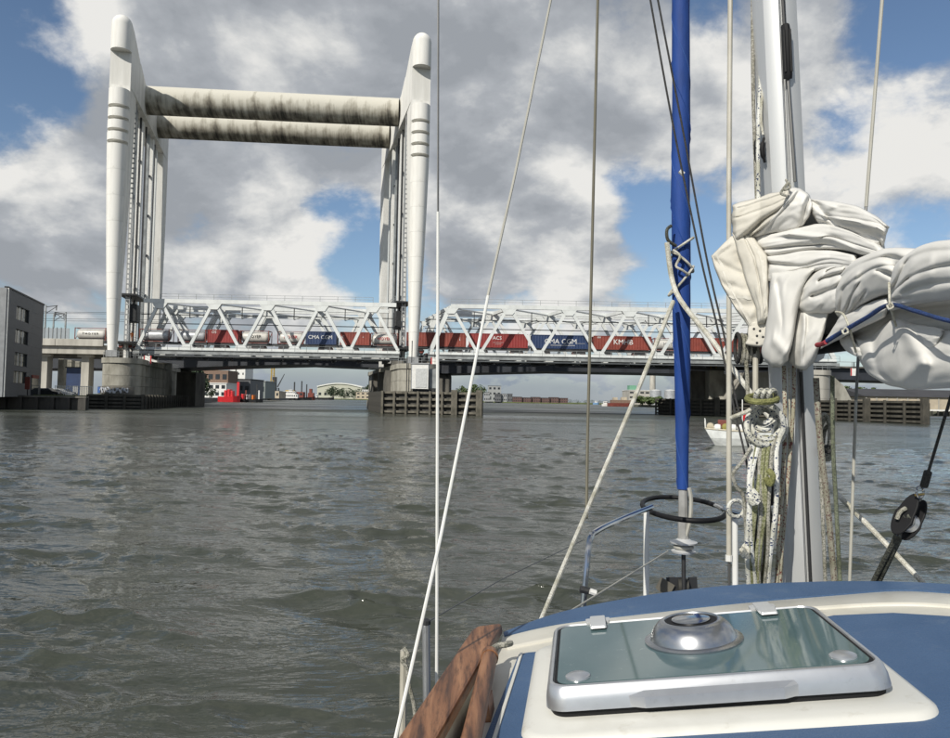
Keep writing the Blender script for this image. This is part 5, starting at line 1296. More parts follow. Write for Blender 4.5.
# furled genoa and its drum
gen = thing('furled_genoa', 'tall blue rolled up foresail on the forestay', 'furled sail', tuple(W(683, 545, 4.4)))
m_gen = mat('genoa_blue', (.005, .046, .235), .75, col2=(.004, .034, .17), scale=12, stretch=(1, 1, .25), bump=.5, bscale=26, lo=.008)
m_genseam = mat('genoa_stitching', (.03, .09, .30), .8)
def genoa():
    mb = MB(); ks = []; n = 130; nn = 22
    ctl = [(-40, 681, 9.2), (100, 681, 9.3), (200, 680.5, 9.6), (300, 681.5, 9.2), (400, 682.3, 7.6), (470, 682.6, 5.9), (489, 682.8, 5.5)]
    secs = []
    for i in range(n + 1):
        py = -40 + 529 * i / n
        for a, b in zip(ctl, ctl[1:]):
            if py <= b[0] + .01: f = (py - a[0]) / (b[0] - a[0]); px = a[1] + (b[1] - a[1]) * f; r = a[2] + (b[2] - a[2]) * f; break
        c = W(px, py, 4.4); rr = r * 4.4 / 732; sec = []
        for k in range(nn):
            an = 2 * math.pi * k / nn
            ph = (an - py * .045) % (2 * math.pi) / (2 * math.pi)          # spiral overlap of the cloth edge
            q = rr * (1.0 - .075 * ph + .022 * mnoise.noise((math.cos(an) * 4, math.sin(an) * 4, py * .012)) + .02 * mnoise.noise((math.cos(an) * 1.5, math.sin(an) * 1.5, py * .03)))
            sec.append(c + Vector((math.cos(an) * q, math.sin(an) * q, 0)))
        secs.append(sec)
    obj('rolled_cloth', mb.loft(secs, smooth=True), m_gen, gen, sharp=60)
    for o_, mt_ in ((0.0, m_gen), (2.2, m_genseam)):          # free edge and a seam of the cloth winding round the roll
        pts = []
        for i in range(n + 1):
            py = -40 + 529 * i / n; c = sum(secs[i], Vector((0, 0, 0))) / nn; an = py * .045 + o_
            rr = (secs[i][int(round((an % (2 * math.pi)) / (2 * math.pi) * nn)) % nn] - c).length
            pts.append(c + Vector((math.cos(an), math.sin(an), 0)) * (rr + .0005))
        obj('wrap_edge', MB().tube(pts, .0035 if o_ == 0 else .002, 5), mt_, gen)
genoa()
m_foil = mat('grey_foil', (.33, .33, .32), .5, col2=(.22, .22, .21), scale=8)
obj('foil', MB().tube([W(683, 485, 4.4), W(683.5, 540, 4.4)], [.026, .034], 10), m_foil, gen)
obj('tack_cloth', MB().tube(catmull([W(689, 488, 4.36), W(691, 500, 4.36), W(690, 520, 4.36), W(686, 536, 4.38)], 4), .012, 6), m_wirelight, gen)
dr = W(683.5, 543, 4.4)
obj('furler_drum', MB().lathe([(.03, -.06), (.068, -.055), (.072, -.045), (.045, -.035), (.045, -.01), (.078, 0), (.080, .008), (.05, .016), (.03, .03)], dr, 26), m_alu, gen, sharp=30)
obj('drum_line', MB().lathe([(.047, -.034), (.06, -.026), (.06, -.016), (.047, -.009)], dr, 20), m_wirelight, gen)
obj('toggle', MB().tube([W(683.5, 552, 4.4), W(684, 600, 4.4)], .013, 8), m_dark, gen)

# ------------------------------------------------------------------ flaked mainsail on the boom
m_sail = mat('sail_cloth', (.63, .62, .59), .8, col2=(.55, .54, .50), scale=5, contrast=(.25, .6), bump=.25, bscale=38, lo=.003)
m_sail2 = mat('sail_cloth_stiff', (.58, .555, .49), .8, col2=(.50, .475, .41), scale=7, contrast=(.3, .6), bump=.3, bscale=34, lo=.004)
m_seam = mat('seam_tape', (.60, .58, .52), .8, col2=(.50, .48, .42), scale=60)
_ps = [(690, 2.28), (760, 2.18), (800, 2.05), (830, 1.93), (860, 1.77), (900, 1.56), (950, 1.36), (1000, 1.20), (1060, 1.05)]
def YB(px):
    for (a, ya), (b, yb) in zip(_ps, _ps[1:]):
        if px <= b: return ya + (yb - ya) * (px - a) / (b - a)
    return _ps[-1][1]
msail = thing('mainsail', 'crumpled white mainsail bundled on the boom and tied with cords', 'sail', tuple(W(840, 370, 1.9)))
def cr(p0, p1, p2, p3, t): return 0.5 * ((2 * p1) + (p2 - p0) * t + (2 * p0 - 5 * p1 + 4 * p2 - p3) * t * t + (3 * p1 - p0 - 3 * p2 + p3) * t ** 3)
def spl(arr, n):
    m = len(arr); out = []
    for i in range(n + 1):
        x = i / n * (m - 1); k = min(int(x), m - 2); t = x - k
        out.append(cr(arr[max(k - 1, 0)], arr[k], arr[k + 1], arr[min(k + 2, m - 1)], t))
    return out
def lspl(arr, n):
    m = len(arr); out = []
    for i in range(n + 1):
        x = i / n * (m - 1); k = min(int(x), m - 2); t = x - k; out.append(arr[k] * (1 - t) + arr[k + 1] * t)
    return out
def sprof(t, e=2.4): return 1 - abs(2 * t - 1) ** e
def patch(name, grid, dn, bulge, wr=.006, fu=7, fv=2.2, seed=0, mt=None, curl=.05, nu=44, nv=70, folds=(), lin=False, seams=()):
    splf = lspl if lin else spl
    g = [[np.array(p, float) for p in r] for r in grid]
    rows = [splf(r, nv) for r in g]                    # across each row
    cols = [splf([rows[i][j] for i in range(len(rows))], nu) for j in range(nv + 1)]
    vs = []
    for i in range(nu + 1):
        for j in range(nv + 1):
            u = i / nu; v = j / nv; px, py = cols[j][i]
            e = min(u, 1 - u, v, 1 - v)
            b = bulge * (sprof(u) * sprof(v)) ** .6
            d = dn + b - curl * max(0, 1 - e / .07) ** 2
            w1 = mnoise.noise((u * fu + seed * 3.7, v * fv, seed)) + .5 * mnoise.noise((u * fu * 2.3 + v * 2, v * fv * 1.4 + 5, seed + 9))
            w2 = abs(mnoise.noise((u * fu * .8 + v * 1.5 + seed, v * fv * .7 + 3, seed * 2.0)))
            d += wr * .75 * (w1 - 1.6 * w2) * min(1, e / .06 + .25)
            for (u0, v0, u1, v1, wd, am) in folds:    # sharp creases: segment in uv, width, depth
                du, dv = u1 - u0, v1 - v0; t = max(0, min(1, ((u - u0) * du + (v - v0) * dv) / (du * du + dv * dv)))
                q = math.hypot(u - u0 - du * t, v - v0 - dv * t) / wd
                d += am * math.exp(-q * q) * (1 - .5 * t)
            jx = mnoise.noise((u * 6 + seed, v * 6, 1.5)) * .9; jy = mnoise.noise((u * 6 + seed, v * 6, 7.5)) * .9
            vs.append(W(px + jx, py + jy, YB(px) - d))
    fs = [(i * (nv + 1) + j, i * (nv + 1) + j + 1, (i + 1) * (nv + 1) + j + 1, (i + 1) * (nv + 1) + j) for i in range(nu) for j in range(nv)]
    mb = MB().add(vs, fs, True)
    o = obj(name, mb, mt or m_sail, msail, sharp=80)
    for pts in seams:          # stitched seam tapes lying on the cloth
        q = []
        for i in range(25):
            x = i / 24 * (len(pts) - 1); k = min(int(x), len(pts) - 2); t = x - k
            q.append((pts[k][0] * (1 - t) + pts[k + 1][0] * t, pts[k][1] * (1 - t) + pts[k + 1][1] * t))
        P_ = []
        for u, v in q:
            i = min(nu, max(0, round(u * nu))); j = min(nv, max(0, round(v * nv))); P_.append(Vector(vs[i * (nv + 1) + j]))
        P_ = [P_[0]] + [(P_[i - 1] + P_[i] * 2 + P_[i + 1]) / 4 for i in range(1, 24)] + [P_[-1]]
        fr = [(p - (p - CAM).normalized() * .0022) for p in P_]; sm_ = MB(); sec = []
        for i, p in enumerate(fr):
            t = (fr[min(i + 1, 24)] - fr[max(i - 1, 0)]).normalized(); sd = t.cross((p - CAM).normalized()).normalized()
            sec.append([p - sd * .0045, p + sd * .0045])
        obj('seam', sm_.loft(sec, closed=False, cap=False, smooth=True), m_seam, o)
    so = o.modifiers.new('thickness', 'SOLIDIFY'); so.thickness = .0025; so.offset = 0
    return o
F = 'sail_fold'
# dark hollow body behind the folds so that no light leaks through
patch('inner_roll', [[(752, 240), (780, 205), (810, 202), (845, 210), (882, 236)], [(758, 262), (785, 235), (815, 230), (850, 232), (884, 244)], [(764, 285), (790, 265), (815, 258), (850, 252), (886, 256)], [(772, 318), (794, 300), (820, 296), (852, 286), (890, 272)], [(776, 345), (795, 345), (822, 340), (850, 322), (892, 300)]], -.10, .02, seed=40)
patch('inner_roll', [[(838, 270), (870, 256), (905, 252), (950, 248), (1000, 246)], [(836, 292), (870, 280), (905, 276), (950, 272), (1000, 270)], [(838, 312), (870, 304), (905, 300), (950, 296), (1000, 294)]], -.08, .03, seed=41)
# right: underside and hanging bag
patch(F, [[(836, 338), (868, 320), (900, 307), (950, 299), (1020, 296)], [(846, 343), (876, 330), (905, 320), (950, 316), (1020, 314)], [(854, 348), (882, 340), (910, 334), (950, 333), (1020, 332)]], -.03, .02, wr=.004, seed=1)
patch(F, [[(855, 338), (870, 337), (893, 319), (920, 325), (950, 331), (1020, 334)], [(857, 350), (872, 350), (892, 338), (920, 340), (950, 344), (1020, 348)], [(861, 362), (876, 362), (895, 356), (920, 358), (950, 360), (1020, 364)], [(869, 374), (884, 376), (900, 377), (922, 378), (950, 378), (1020, 380)], [(886, 384), (898, 387), (912, 389), (930, 389), (952, 387), (1020, 384)]],
      .005, .075, wr=.014, fu=3.0, fv=2.4, seed=2, folds=[(.05, .25, .75, .18, .05, -.02), (.15, .50, .55, .62, .06, .028), (.55, .62, .9, .35, .06, .018)])
patch(F, [[(838, 334), (845, 336), (850, 333)], [(841, 344), (848, 344), (853, 341)], [(850, 353), (856, 353), (862, 349)], [(862, 358), (866, 357), (870, 353)]], .02, .02, wr=.003, seed=21)
patch(F, [[(905, 324), (925, 326), (944, 330)], [(912, 340), (926, 341), (941, 338)], [(922, 350), (928, 353), (934, 348)]], .062, .012, wr=.006, seed=22, nu=20, nv=24)
# centre layers from behind to front
patch(F, [[(806, 199), (820, 200), (840, 203), (860, 208), (875, 216), (889, 227)], [(811, 212), (825, 215), (842, 218), (860, 221), (876, 225), (887, 231)], [(818, 224), (832, 228), (848, 232), (864, 236), (878, 240), (883, 248)]], -.01, .05, wr=.011, fu=4, fv=3, seed=3, folds=[(.1, .1, .9, .35, .06, -.028), (.55, .2, .6, .95, .05, .02), (.2, .3, .7, .1, .06, .02)])
patch(F, [[(845, 226), (860, 228), (875, 234), (886, 232)], [(848, 240), (862, 242), (874, 244), (881, 242)], [(852, 252), (864, 252), (876, 252), (882, 249)]], -.015, .03, wr=.006, seed=23)
patch(F, [[(785, 191), (797, 188), (808, 195), (813, 206)], [(775, 207), (788, 203), (800, 207), (809, 217)], [(760, 225), (775, 219), (790, 219), (804, 225)], [(747, 239), (762, 237), (778, 234), (797, 231)]], .01, .055, wr=.010, fu=2.5, fv=4, seed=4, folds=[(.1, .75, .75, .95, .07, -.03), (.1, .35, .95, .2, .06, .02)])
patch(F, [[(749, 237), (775, 233), (800, 228), (825, 224), (850, 231), (880, 246)], [(756, 247), (780, 243), (805, 240), (830, 237), (855, 243), (886, 252)], [(768, 258), (790, 254), (812, 250), (835, 250), (860, 254), (888, 260)]], .02, .045, wr=.010, fu=3.2, fv=3, seed=5, folds=[(.2, .3, .75, .75, .05, .02), (.65, .1, .8, .6, .06, -.022), (.5, .55, .6, 1.0, .04, -.015)])
patch(F, [[(764, 257), (785, 254), (805, 251), (830, 251), (858, 256)], [(768, 269), (785, 267), (808, 263), (832, 261), (858, 265)], [(764, 283), (785, 280), (806, 275), (830, 269), (858, 271)]], .035, .045, wr=.008, fu=3.5, fv=2.4, seed=6, folds=[(.3, .05, .55, .4, .06, -.026), (.75, .3, .6, .9, .04, -.012)])
patch(F, [[(796, 306), (806, 305), (818, 303), (832, 302)], [(794, 325), (804, 327), (814, 327), (826, 324)], [(791, 345), (800, 349), (810, 349), (821, 341)], [(789, 361), (797, 368), (806, 369), (816, 359)]], .03, .05, wr=.008, fu=3, fv=3, seed=7, folds=[(.2, .3, .9, .45, .07, .02)])
patch(F, [[(801, 280), (815, 272), (832, 266), (848, 262)], [(797, 294), (812, 286), (828, 278), (844, 272)], [(797, 306), (813, 302), (828, 296), (841, 288)], [(806, 314), (818, 314), (830, 313), (841, 308)]], .05, .055, wr=.009, fu=4, fv=3, seed=8, folds=[(.3, .5, .35, 1, .05, -.03), (.55, .35, .6, 1, .05, -.028), (.15, .6, .15, 1, .04, -.02)])
patch(F, [[(772, 272), (786, 270), (802, 268), (818, 266)], [(770, 290), (782, 287), (793, 286), (806, 282)], [(768, 312), (778, 311), (788, 311), (798, 310)], [(765, 335), (775, 337), (786, 338), (794, 336)], [(762, 352), (772, 356), (783, 357), (790, 353)], [(766, 362), (773, 367), (780, 367), (787, 361)]], .07, .06, wr=.007, fu=4, fv=3, seed=9, folds=[(.15, .2, .45, .5, .05, -.015), (.62, .3, .78, .9, .06, .014)])
# left stiff corner with its reinforcement patches
patch('head_panel', [[(732, 236), (736, 236), (741, 239)], [(711, 256), (727, 258), (744, 262)], [(721, 284), (735, 284), (752, 284)], [(736, 309), (746, 308), (760, 306)], [(750, 328), (755, 329), (764, 326)]], .02, .02, wr=.010, fu=6, fv=1.2, seed=10, seams=[[(0.15, 0.2), (0.95, 0.35)], [(0.62, 0.05), (0.66, 0.95)]], mt=m_sail2, curl=.01, folds=[(.3, .1, .4, .95, .04, -.012), (.5, .1, .58, .95, .04, -.010), (.7, .1, .74, .9, .04, -.008)], lin=True)
patch('head_panel', [[(732, 233), (742, 232), (752, 235)], [(740, 260), (754, 257), (768, 256)], [(747, 285), (760, 282), (769, 280)], [(756, 308), (763, 307), (768, 306)], [(758, 325), (764, 324), (767, 319)]], .045, .025, wr=.008, fu=5, fv=1.6, seed=11, seams=[[(0.02, 0.45), (0.98, 0.5)], [(0.02, 0.75), (0.98, 0.8)]], mt=m_sail2, curl=.02, folds=[(.05, .5, .95, .45, .05, -.010)], lin=True)
patch('head_panel', [[(733, 205), (750, 200), (770, 194), (790, 189)], [(732, 218), (752, 213), (772, 206), (792, 198)], [(733, 232), (750, 226), (768, 217), (788, 207)], [(736, 244), (749, 238), (762, 229), (780, 217)]], .055, .03, wr=.007, fu=3, fv=2, seed=12, seams=[[(0.12, 0.02), (0.12, 0.98)], [(0.34, 0.02), (0.3, 0.98)]], mt=m_sail2, curl=.03, folds=[(.35, .0, .30, 1, .025, -.006), (.95, .15, .55, .95, .09, -.03)], lin=True)
# tied rolls coming towards the cockpit
patch(F, [[(842, 314), (854, 310), (870, 302), (890, 297)], [(832, 330), (844, 325), (864, 317), (888, 307)], [(820, 349), (834, 342), (856, 330), (886, 316)]], .05, .05, wr=.007, fu=3, fv=2, seed=13)
patch(F, [[(838, 277), (850, 264), (866, 255), (886, 249), (918, 249)], [(834, 295), (846, 281), (864, 268), (885, 260), (914, 263)], [(835, 311), (848, 298), (864, 284), (881, 275), (905, 276)], [(840, 319), (853, 313), (867, 303), (881, 297), (900, 292)]], .05, .085, wr=.010, fu=3, fv=2.4, seed=14, folds=[(1, .0, .45, .22, .05, -.035), (1, .02, .6, .42, .035, -.028), (1, .05, .8, .5, .03, -.02), (.75, 1, .25, .78, .07, -.04), (.8, 1, .55, .7, .035, -.03), (.4, .4, .85, .35, .06, .02), (.15, .05, .3, .9, .05, -.014), (.45, .3, .5, .9, .04, -.012)])
patch(F, [[(893, 268), (906, 255), (926, 245), (952, 240), (1030, 237)], [(890, 284), (906, 271), (926, 263), (952, 258), (1030, 255)], [(888, 298), (905, 289), (926, 282), (952, 279), (1030, 276)], [(891, 311), (907, 306), (927, 303), (952, 300), (1030, 298)]], .10, .08, wr=.008, fu=3, fv=2, seed=15, folds=[(.7, .0, .2, .25, .06, -.045), (.68, .0, .5, .28, .035, -.03), (.75, .0, .85, .3, .035, -.025), (.3, .55, .7, .5, .09, .014), (.15, .3, .25, 1, .05, -.012), (.5, .3, .42, 1, .04, -.012), (.72, .25, .7, 1, .05, -.016)])
# stitching eyelets of the corner patch
for px, py in ((754, 329), (757, 336), (760, 331), (763, 337), (757, 343)): obj('eyelet', MB().lathe([(.002, -.002), (.004, 0), (.002, .002)], W(px, py, 2.1), 8, (0, 1, 0)), m_dark, msail)
patch('corner_patch', [[(748, 322), (757, 320), (767, 314)], [(748, 334), (757, 334), (768, 332)], [(745, 345), (757, 347), (766, 346)]], .02, .008, wr=.003, seed=30, mt=m_sail2, nu=16, nv=16)

# ------------------------------------------------------------------ ropes
def rope_mat(name, base, fleck, amt=.6, scale=120, _k=2.0):
    mt = bpy.data.materials.new(name); mt.use_nodes = True; N = mt.node_tree.nodes; L = mt.node_tree.links; p = N['Principled BSDF']; p.inputs['Roughness'].default_value = .8
    tc = N.new('ShaderNodeTexCoord'); v = N.new('ShaderNodeTexVoronoi'); v.inputs['Scale'].default_value = scale * _k; L.new(tc.outputs['Object'], v.inputs[0])
    sp = N.new('ShaderNodeSeparateColor'); L.new(v.outputs['Color'], sp.inputs[0])
    r = N.new('ShaderNodeValToRGB'); r.color_ramp.interpolation = 'CONSTANT'; L.new(sp.outputs[0], r.inputs[0]); r.color_ramp.elements[0].color = (*base, 1); r.color_ramp.elements[1].position = amt; r.color_ramp.elements[1].color = (*fleck, 1)
    n = N.new('ShaderNodeTexNoise'); n.inputs['Scale'].default_value = 14; L.new(tc.outputs['Object'], n.inputs[0])
    mx = N.new('ShaderNodeMix'); mx.data_type = 'RGBA'; mx.blend_type = 'MULTIPLY'; mx.inputs[0].default_value = .8; L.new(r.outputs[0], mx.inputs[6])
    r2 = N.new('ShaderNodeValToRGB'); L.new(n.outputs[0], r2.inputs[0]); r2.color_ramp.elements[0].position = .35; r2.color_ramp.elements[0].color = (.55, .54, .45, 1); r2.color_ramp.elements[1].position = .6
    L.new(r2.outputs[0], mx.inputs[7]); L.new(mx.outputs[2], p.inputs['Base Color'])
    b = N.new('ShaderNodeBump'); b.inputs['Strength'].default_value = .6; b.inputs['Distance'].default_value = .002; L.new(v.outputs['Distance'], b.inputs['Height']); L.new(b.outputs[0], p.inputs['Normal'])
    return mt
r_blue = rope_mat('rope_white_blue', (.62, .62, .58), (.02, .035, .10), .86, 130)
r_red = rope_mat('rope_cream_red', (.40, .38, .30), (.16, .05, .04), .80, 150)
r_green = rope_mat('rope_algae', (.30, .30, .19), (.17, .18, .08), .5, 150)
r_grey = rope_mat('rope_grey', (.34, .33, .29), (.18, .18, .15), .6, 150)
r_white = rope_mat('rope_white', (.58, .57, .51), (.45, .43, .37), .6, 140)
r_yel = rope_mat('rope_yellow', (.23, .235, .09), (.16, .165, .06), .6, 120)
r_dark = rope_mat('rope_dark', (.085, .088, .07), (.04, .042, .035), .5, 120)
r_blk = rope_mat('rope_black', (.02, .02, .02), (.035, .035, .035), .5, 120)
r_royal = rope_mat('rope_royal_blue', (.02, .055, .20), (.015, .04, .14), .5, 120)
def rope(label, pts, rpx, mt, name='rope', group=None, wob=0, n=8, sub=6):
    P3 = [W(*p) for p in pts]; Ym = sum(p[2] for p in pts) / len(pts)
    q = catmull(P3, sub) if len(P3) > 1 else P3
    mb = MB().tube(q, [rpx / 2 * p.y / 732 for p in q], n)
    return tag(obj(name, mb, mt), label, 'rope', group)
rope('pale jib sheet slanting down from the blue sail to the left of the cabin roof', [(673, 302, 4.3), (640, 385, 3.6), (600, 480, 2.9), (566, 560, 2.35), (540, 622, 2.05)], 4.6, r_white)
rope('white jib sheet slanting right from the blue sail behind the mast to the deck', [(667, 243, 4.28), (676, 292, 4.2), (712, 340, 3.7), (750, 392, 3.2), (800, 455, 2.7), (860, 517, 2.35), (930, 590, 2.0)], 5.2, r_white)
rope('thin dark halyard crossing the blue sail, left of a pair', [(645, -30, 3.4), (672, 120, 3.35), (700, 255, 3.25), (718, 330, 3.1), (730, 390, 3.0), (748, 470, 2.8), (752, 520, 2.7)], 2.0, r_blk)
rope('thin dark halyard crossing the blue sail, right of a pair', [(652, -30, 3.4), (681, 120, 3.35), (706, 255, 3.25), (724, 335, 3.1), (736, 400, 3.0), (757, 480, 2.8), (762, 530, 2.7)], 2.0, r_blk)
def wrap():
    r = thing('lashing', 'pale cord lashed round the blue furled sail', 'rope', tuple(W(681, 260, 4.4)))
    rr = .072; 
    for z0, tilt in ((246, .05), (262, -.06), (281, .09)):
        c = W(681, z0, 4.4); pts = [c + Vector((math.cos(t) * rr, math.sin(t) * rr, tilt * math.cos(t))) for t in [k * math.pi / 12 for k in range(24)]]
        obj('turn', MB().tube(pts, .0075, 7, closed=True), r_white, r)
    obj('loop', MB().tube(catmull([W(676, 246, 4.32), W(668, 240, 4.3), (W(667, 230, 4.3)), W(671, 226, 4.33)], 4), .010, 7), r_dark, r)
    obj('knot', MB().tube(catmull([W(673, 250, 4.31), W(680, 256, 4.3), W(676, 266, 4.31), W(682, 270, 4.3), W(689, 275, 4.32)], 4), .0075, 7), r_white, r)
    obj('tape', MB().tube([W(679.5, 171, 3.33), W(683.5, 174.5, 3.33)], .011, 8), m_pvc, r)
wrap()
rope('cream halyard running up the left face of the mast', [(752.5, -30, 2.2), (753, 80, 2.19), (755, 150, 2.18), (757, 205, 2.16)], 4.0, rope_mat('rope_worn', (.36, .35, .31), (.22, .21, .18), .5, 150))
rope('blue flecked halyard with a metal end on the left of the mast', [(760, 50, 2.18), (760.5, 75, 2.17), (759, 110, 2.16), (758, 150, 2.15), (758.5, 200, 2.14)], 4.0, r_blue)
rope('short pale cord hanging beside the blue flecked halyard', [(761, 52, 2.17), (762.5, 85, 2.16), (761, 115, 2.15), (763, 135, 2.15)], 2.6, r_white)
rope('small cord knot where the sail meets the mast track', [(786, 180, 2.03), (790, 187, 2.0), (784, 190, 2.0), (788, 183, 2.0), (781, 193, 2.0), (787, 196, 2.0)], 2.6, r_grey)
# coil on the mast
def coil():
    r = thing('rope_coil', 'white blue flecked rope coil hanging on the left of the mast', 'rope coil', tuple(W(765, 440, 2.05)))
    rnd = random.Random(2)
    for i, (cx, cy, rx, ry) in enumerate(((765, 425, 18.5, 20), (766, 422, 15.5, 17.5), (764, 416, 12.5, 13.5), (763.5, 414, 8.5, 9.5), (769, 427, 16.5, 18.5), (762, 428, 15, 19))):
        pts = []
        for k in range(28):
            t = 2 * math.pi * k / 28; pts.append(W(cx + rx * math.cos(t) + rnd.uniform(-.3, .3), cy + ry * math.sin(t), 2.04 + .012 * i + .01 * math.sin(2 * t + i)))
        obj('turn', MB().tube(pts, 5.6 / 2 * 2.05 / 732, 8, closed=True), r_blue, r)
    pts = [W(762 + 15 * math.cos(t), 398.5 + 3.6 * math.sin(t), 2.03 - .05 * math.sin(t)) for t in [k * math.pi / 12 for k in range(24)]]
    obj('tie', MB().tube(pts, 6 / 2 * 2.05 / 732, 8, closed=True), r_yel, r)
    for dx in (-3, 3, 9): obj('bight', MB().tube(catmull([W(758 + dx, 404, 2.03), W(760 + dx, 393, 2.0), W(766 + dx, 391, 2.02), W(768 + dx, 402, 2.05)], 5), 5 / 2 * 2.05 / 732, 8), r_blue, r)
    obj('tail', MB().tube(catmull([W(757, 404, 2.02), W(748, 411, 2.02), W(738, 415, 2.03), W(731, 418, 2.05)], 5), 4.2 / 2 * 2.05 / 732, 8), r_white, r)
    for k, (x0, x1, x2, mt) in enumerate(((752, 749, 750, r_blue), (757, 750, 757, r_blue), (762, 756, 752, r_green), (764, 764, 753, r_green), (768, 765, 757, r_green), (772, 769, 763, r_grey), (776.5, 775, 767, r_blue), (760, 761, 760, r_grey), (754, 753, 749, r_green))):
        obj('hanging_strand', MB().tube(catmull([W(x0 + 4, 436, 2.05), W(x0, 450, 2.04), W((x0 + x1) / 2 - 1 + rnd.uniform(-2, 2), 480, 2.03), W(x1 + rnd.uniform(-1.5, 1.5), 512, 2.03), W((x1 + x2) / 2 + rnd.uniform(-2.5, 2.5), 550, 2.05), W(x2, 600, 2.1)], 5), (4.8 if mt is r_blue else 3.8) / 2 * 2.05 / 732, 8), mt, r)
    for k in range(12):
        x0 = rnd.uniform(750, 780); x1 = rnd.uniform(746, 774); x2 = rnd.uniform(749, 770); yy = 2.07 + .03 * rnd.random(); mt = (r_green, r_grey, r_blue, r_grey, r_dark, r_red)[k % 6]
        obj('hanging_strand', MB().tube(catmull([W(x0, 438, yy), W((x0 + x1) / 2 + rnd.uniform(-4, 4), 475, yy), W(x1, 515, yy), W((x1 + x2) / 2 + rnd.uniform(-5, 5), 552, yy), W(x2, 604, yy + .04)], 5), rnd.uniform(2.4, 4.2) / 2 * 2.05 / 732, 7), mt, r)
    obj('strand_loop', MB().tube(catmull([W(751, 447, 2.03), W(742, 462, 2.03), W(733, 474, 2.04), W(737, 488, 2.05), W(744, 500, 2.06), W(747, 560, 2.08), W(749, 600, 2.1)], 6), 3.6 / 2 * 2.05 / 732, 8), r_grey, r)
    obj('knot', MB().tube(catmull([W(743, 545, 2.03), W(748, 550, 2.02), W(744, 556, 2.02), W(742, 549, 2.0), W(748, 557, 2.02)], 5), 5 / 2 * 2.05 / 732, 8), r_white, r)
    obj('knot', MB().tube(catmull([W(752, 490, 2.0), W(757, 497, 1.99), (W(753, 503, 2.0)), W(749, 496, 2.0), W(759, 503, 1.99)], 5), 6 / 2 * 2.05 / 732, 8), r_blue, r)
    obj('knot', MB().tube(catmull([W(768, 470, 2.0), W(773, 476, 1.99), (W(770, 484, 2.0)), W(766, 478, 2.0)], 5), 6 / 2 * 2.05 / 732, 8), r_yel, r)
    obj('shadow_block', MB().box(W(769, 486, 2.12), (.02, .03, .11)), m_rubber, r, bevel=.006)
coil()
def hank():
    r = thing('rope_hank', 'bundle of grey and black rope loops hanging left of the mast under the sail corner', 'rope hank', tuple(W(748, 362, 2.25)))
    for i, (px, mt) in enumerate(((737.5, r_blk), (742, r_grey), (745, r_grey), (749, r_grey), (752.5, r_dark), (756, r_grey), (760, r_blk))):
        pts = [W(px + 2.6 * math.cos(t), 348 + 14.5 * math.sin(t) + (i % 3), 2.24 - .03 * math.cos(t)) for t in [k * math.pi / 10 for k in range(20)]]
        obj('loop', MB().tube(pts, 3.6 / 2 * 2.24 / 732, 7, closed=True), mt, r)
    obj('hanging_tail', MB().tube(catmull([W(746, 360, 2.22), W(747, 375, 2.22), W(748, 398, 2.2)], 4), 4 / 2 * 2.24 / 732, 7), r_grey, r)
hank()
stay('track_post', [(755.5, 335, 2.22), (755.5, 400, 2.2)], .0085, m_beigepvc, 10)
rope('red flecked cream halyard running down close to the left of the mast', [(784, 366, 2.12), (785, 430, 2.1), (782, 489, 2.1), (779, 540, 2.1), (776, 600, 2.12)], 4.2, r_red)
rope('red flecked cream halyard lying against the mast face', [(794, 366, 2.13), (793, 415, 2.11), (786, 500, 2.11), (781, 560, 2.11), (779, 600, 2.12)], 3.8, r_red)
rope('thin pale halyard just left of the mast between the others', [(789, 368, 2.13), (789, 440, 2.12), (784, 520, 2.12), (781, 600, 2.12)], 2.4, r_white)
rope('thick worn grey halyard down the right side of the mast', [(816, 378, 2.08), (820, 440, 2.08), (828, 510, 2.1), (836, 600, 2.12)], 6.2, rope_mat('rope_worn_red', (.26, .25, .20), (.12, .07, .06), .78, 150))
rope('greenish halyard right of the thick grey one', [(832.5, 376, 2.05), (833, 444, 2.07), (836, 504, 2.1), (841, 600, 2.12)], 4.0, rope_mat('rope_greengrey', (.17, .19, .13), (.10, .11, .08), .6, 150))
rope('grey halyard closest to the right edge of the mast', [(820, 455, 2.1), (823, 520, 2.1), (826, 600, 2.12)], 3.6, r_grey)
def coil2():
    r = thing('rope_coil', 'grey rope coil half hidden behind the right side of the mast', 'rope coil', tuple(W(828, 462, 2.2)))
    for i, (cx, cy, rx, ry) in enumerate(((824, 434, 6, 20), (826, 438, 6, 19), (828, 443, 5, 17))):
        obj('turn', MB().tube([W(cx + rx * math.cos(t), cy + ry * math.sin(t), 2.2 + .01 * i) for t in [k * math.pi / 11 for k in range(22)]], 4 / 2 * 2.2 / 732, 7, closed=True), r_grey, r)
    obj('tie', MB().tube([W(828 + 5 * math.cos(t), 449 + 3 * math.sin(t), 2.17 - .03 * math.sin(t)) for t in [k * math.pi / 8 for k in range(16)]], 3.4 / 2 * 2.2 / 732, 7, closed=True), r_blk, r)
coil2()
def ring2():
    pts = [W(736.3 + 8 * math.cos(t), 508.5 + 8.2 * math.sin(t), 2.56 + .01 * math.cos(t)) for t in [k * math.pi / 14 for k in range(28)]]
    tag(obj('rope_ring', MB().tube(pts, 4.2 / 2 * 2.56 / 732, 8, closed=True), r_blue), 'small ring of blue flecked rope hung on the bow rail post', 'rope')
ring2()
rope('dark blue line threaded along the sail bundle above the boom', [(824, 343, 1.80), (840, 333, 1.71), (866, 318, 1.575), (889, 305, 1.46), (915, 311, 1.36), (950, 321, 1.22), (1020, 332, 1.04)], 4.6, r_royal)
rope('small red tip at the start of the dark blue line', [(817, 345, 1.84), (822, 344, 1.81), (826, 342, 1.78)], 5.0, mat('rope_red_tip', (.30, .03, .04), .8))
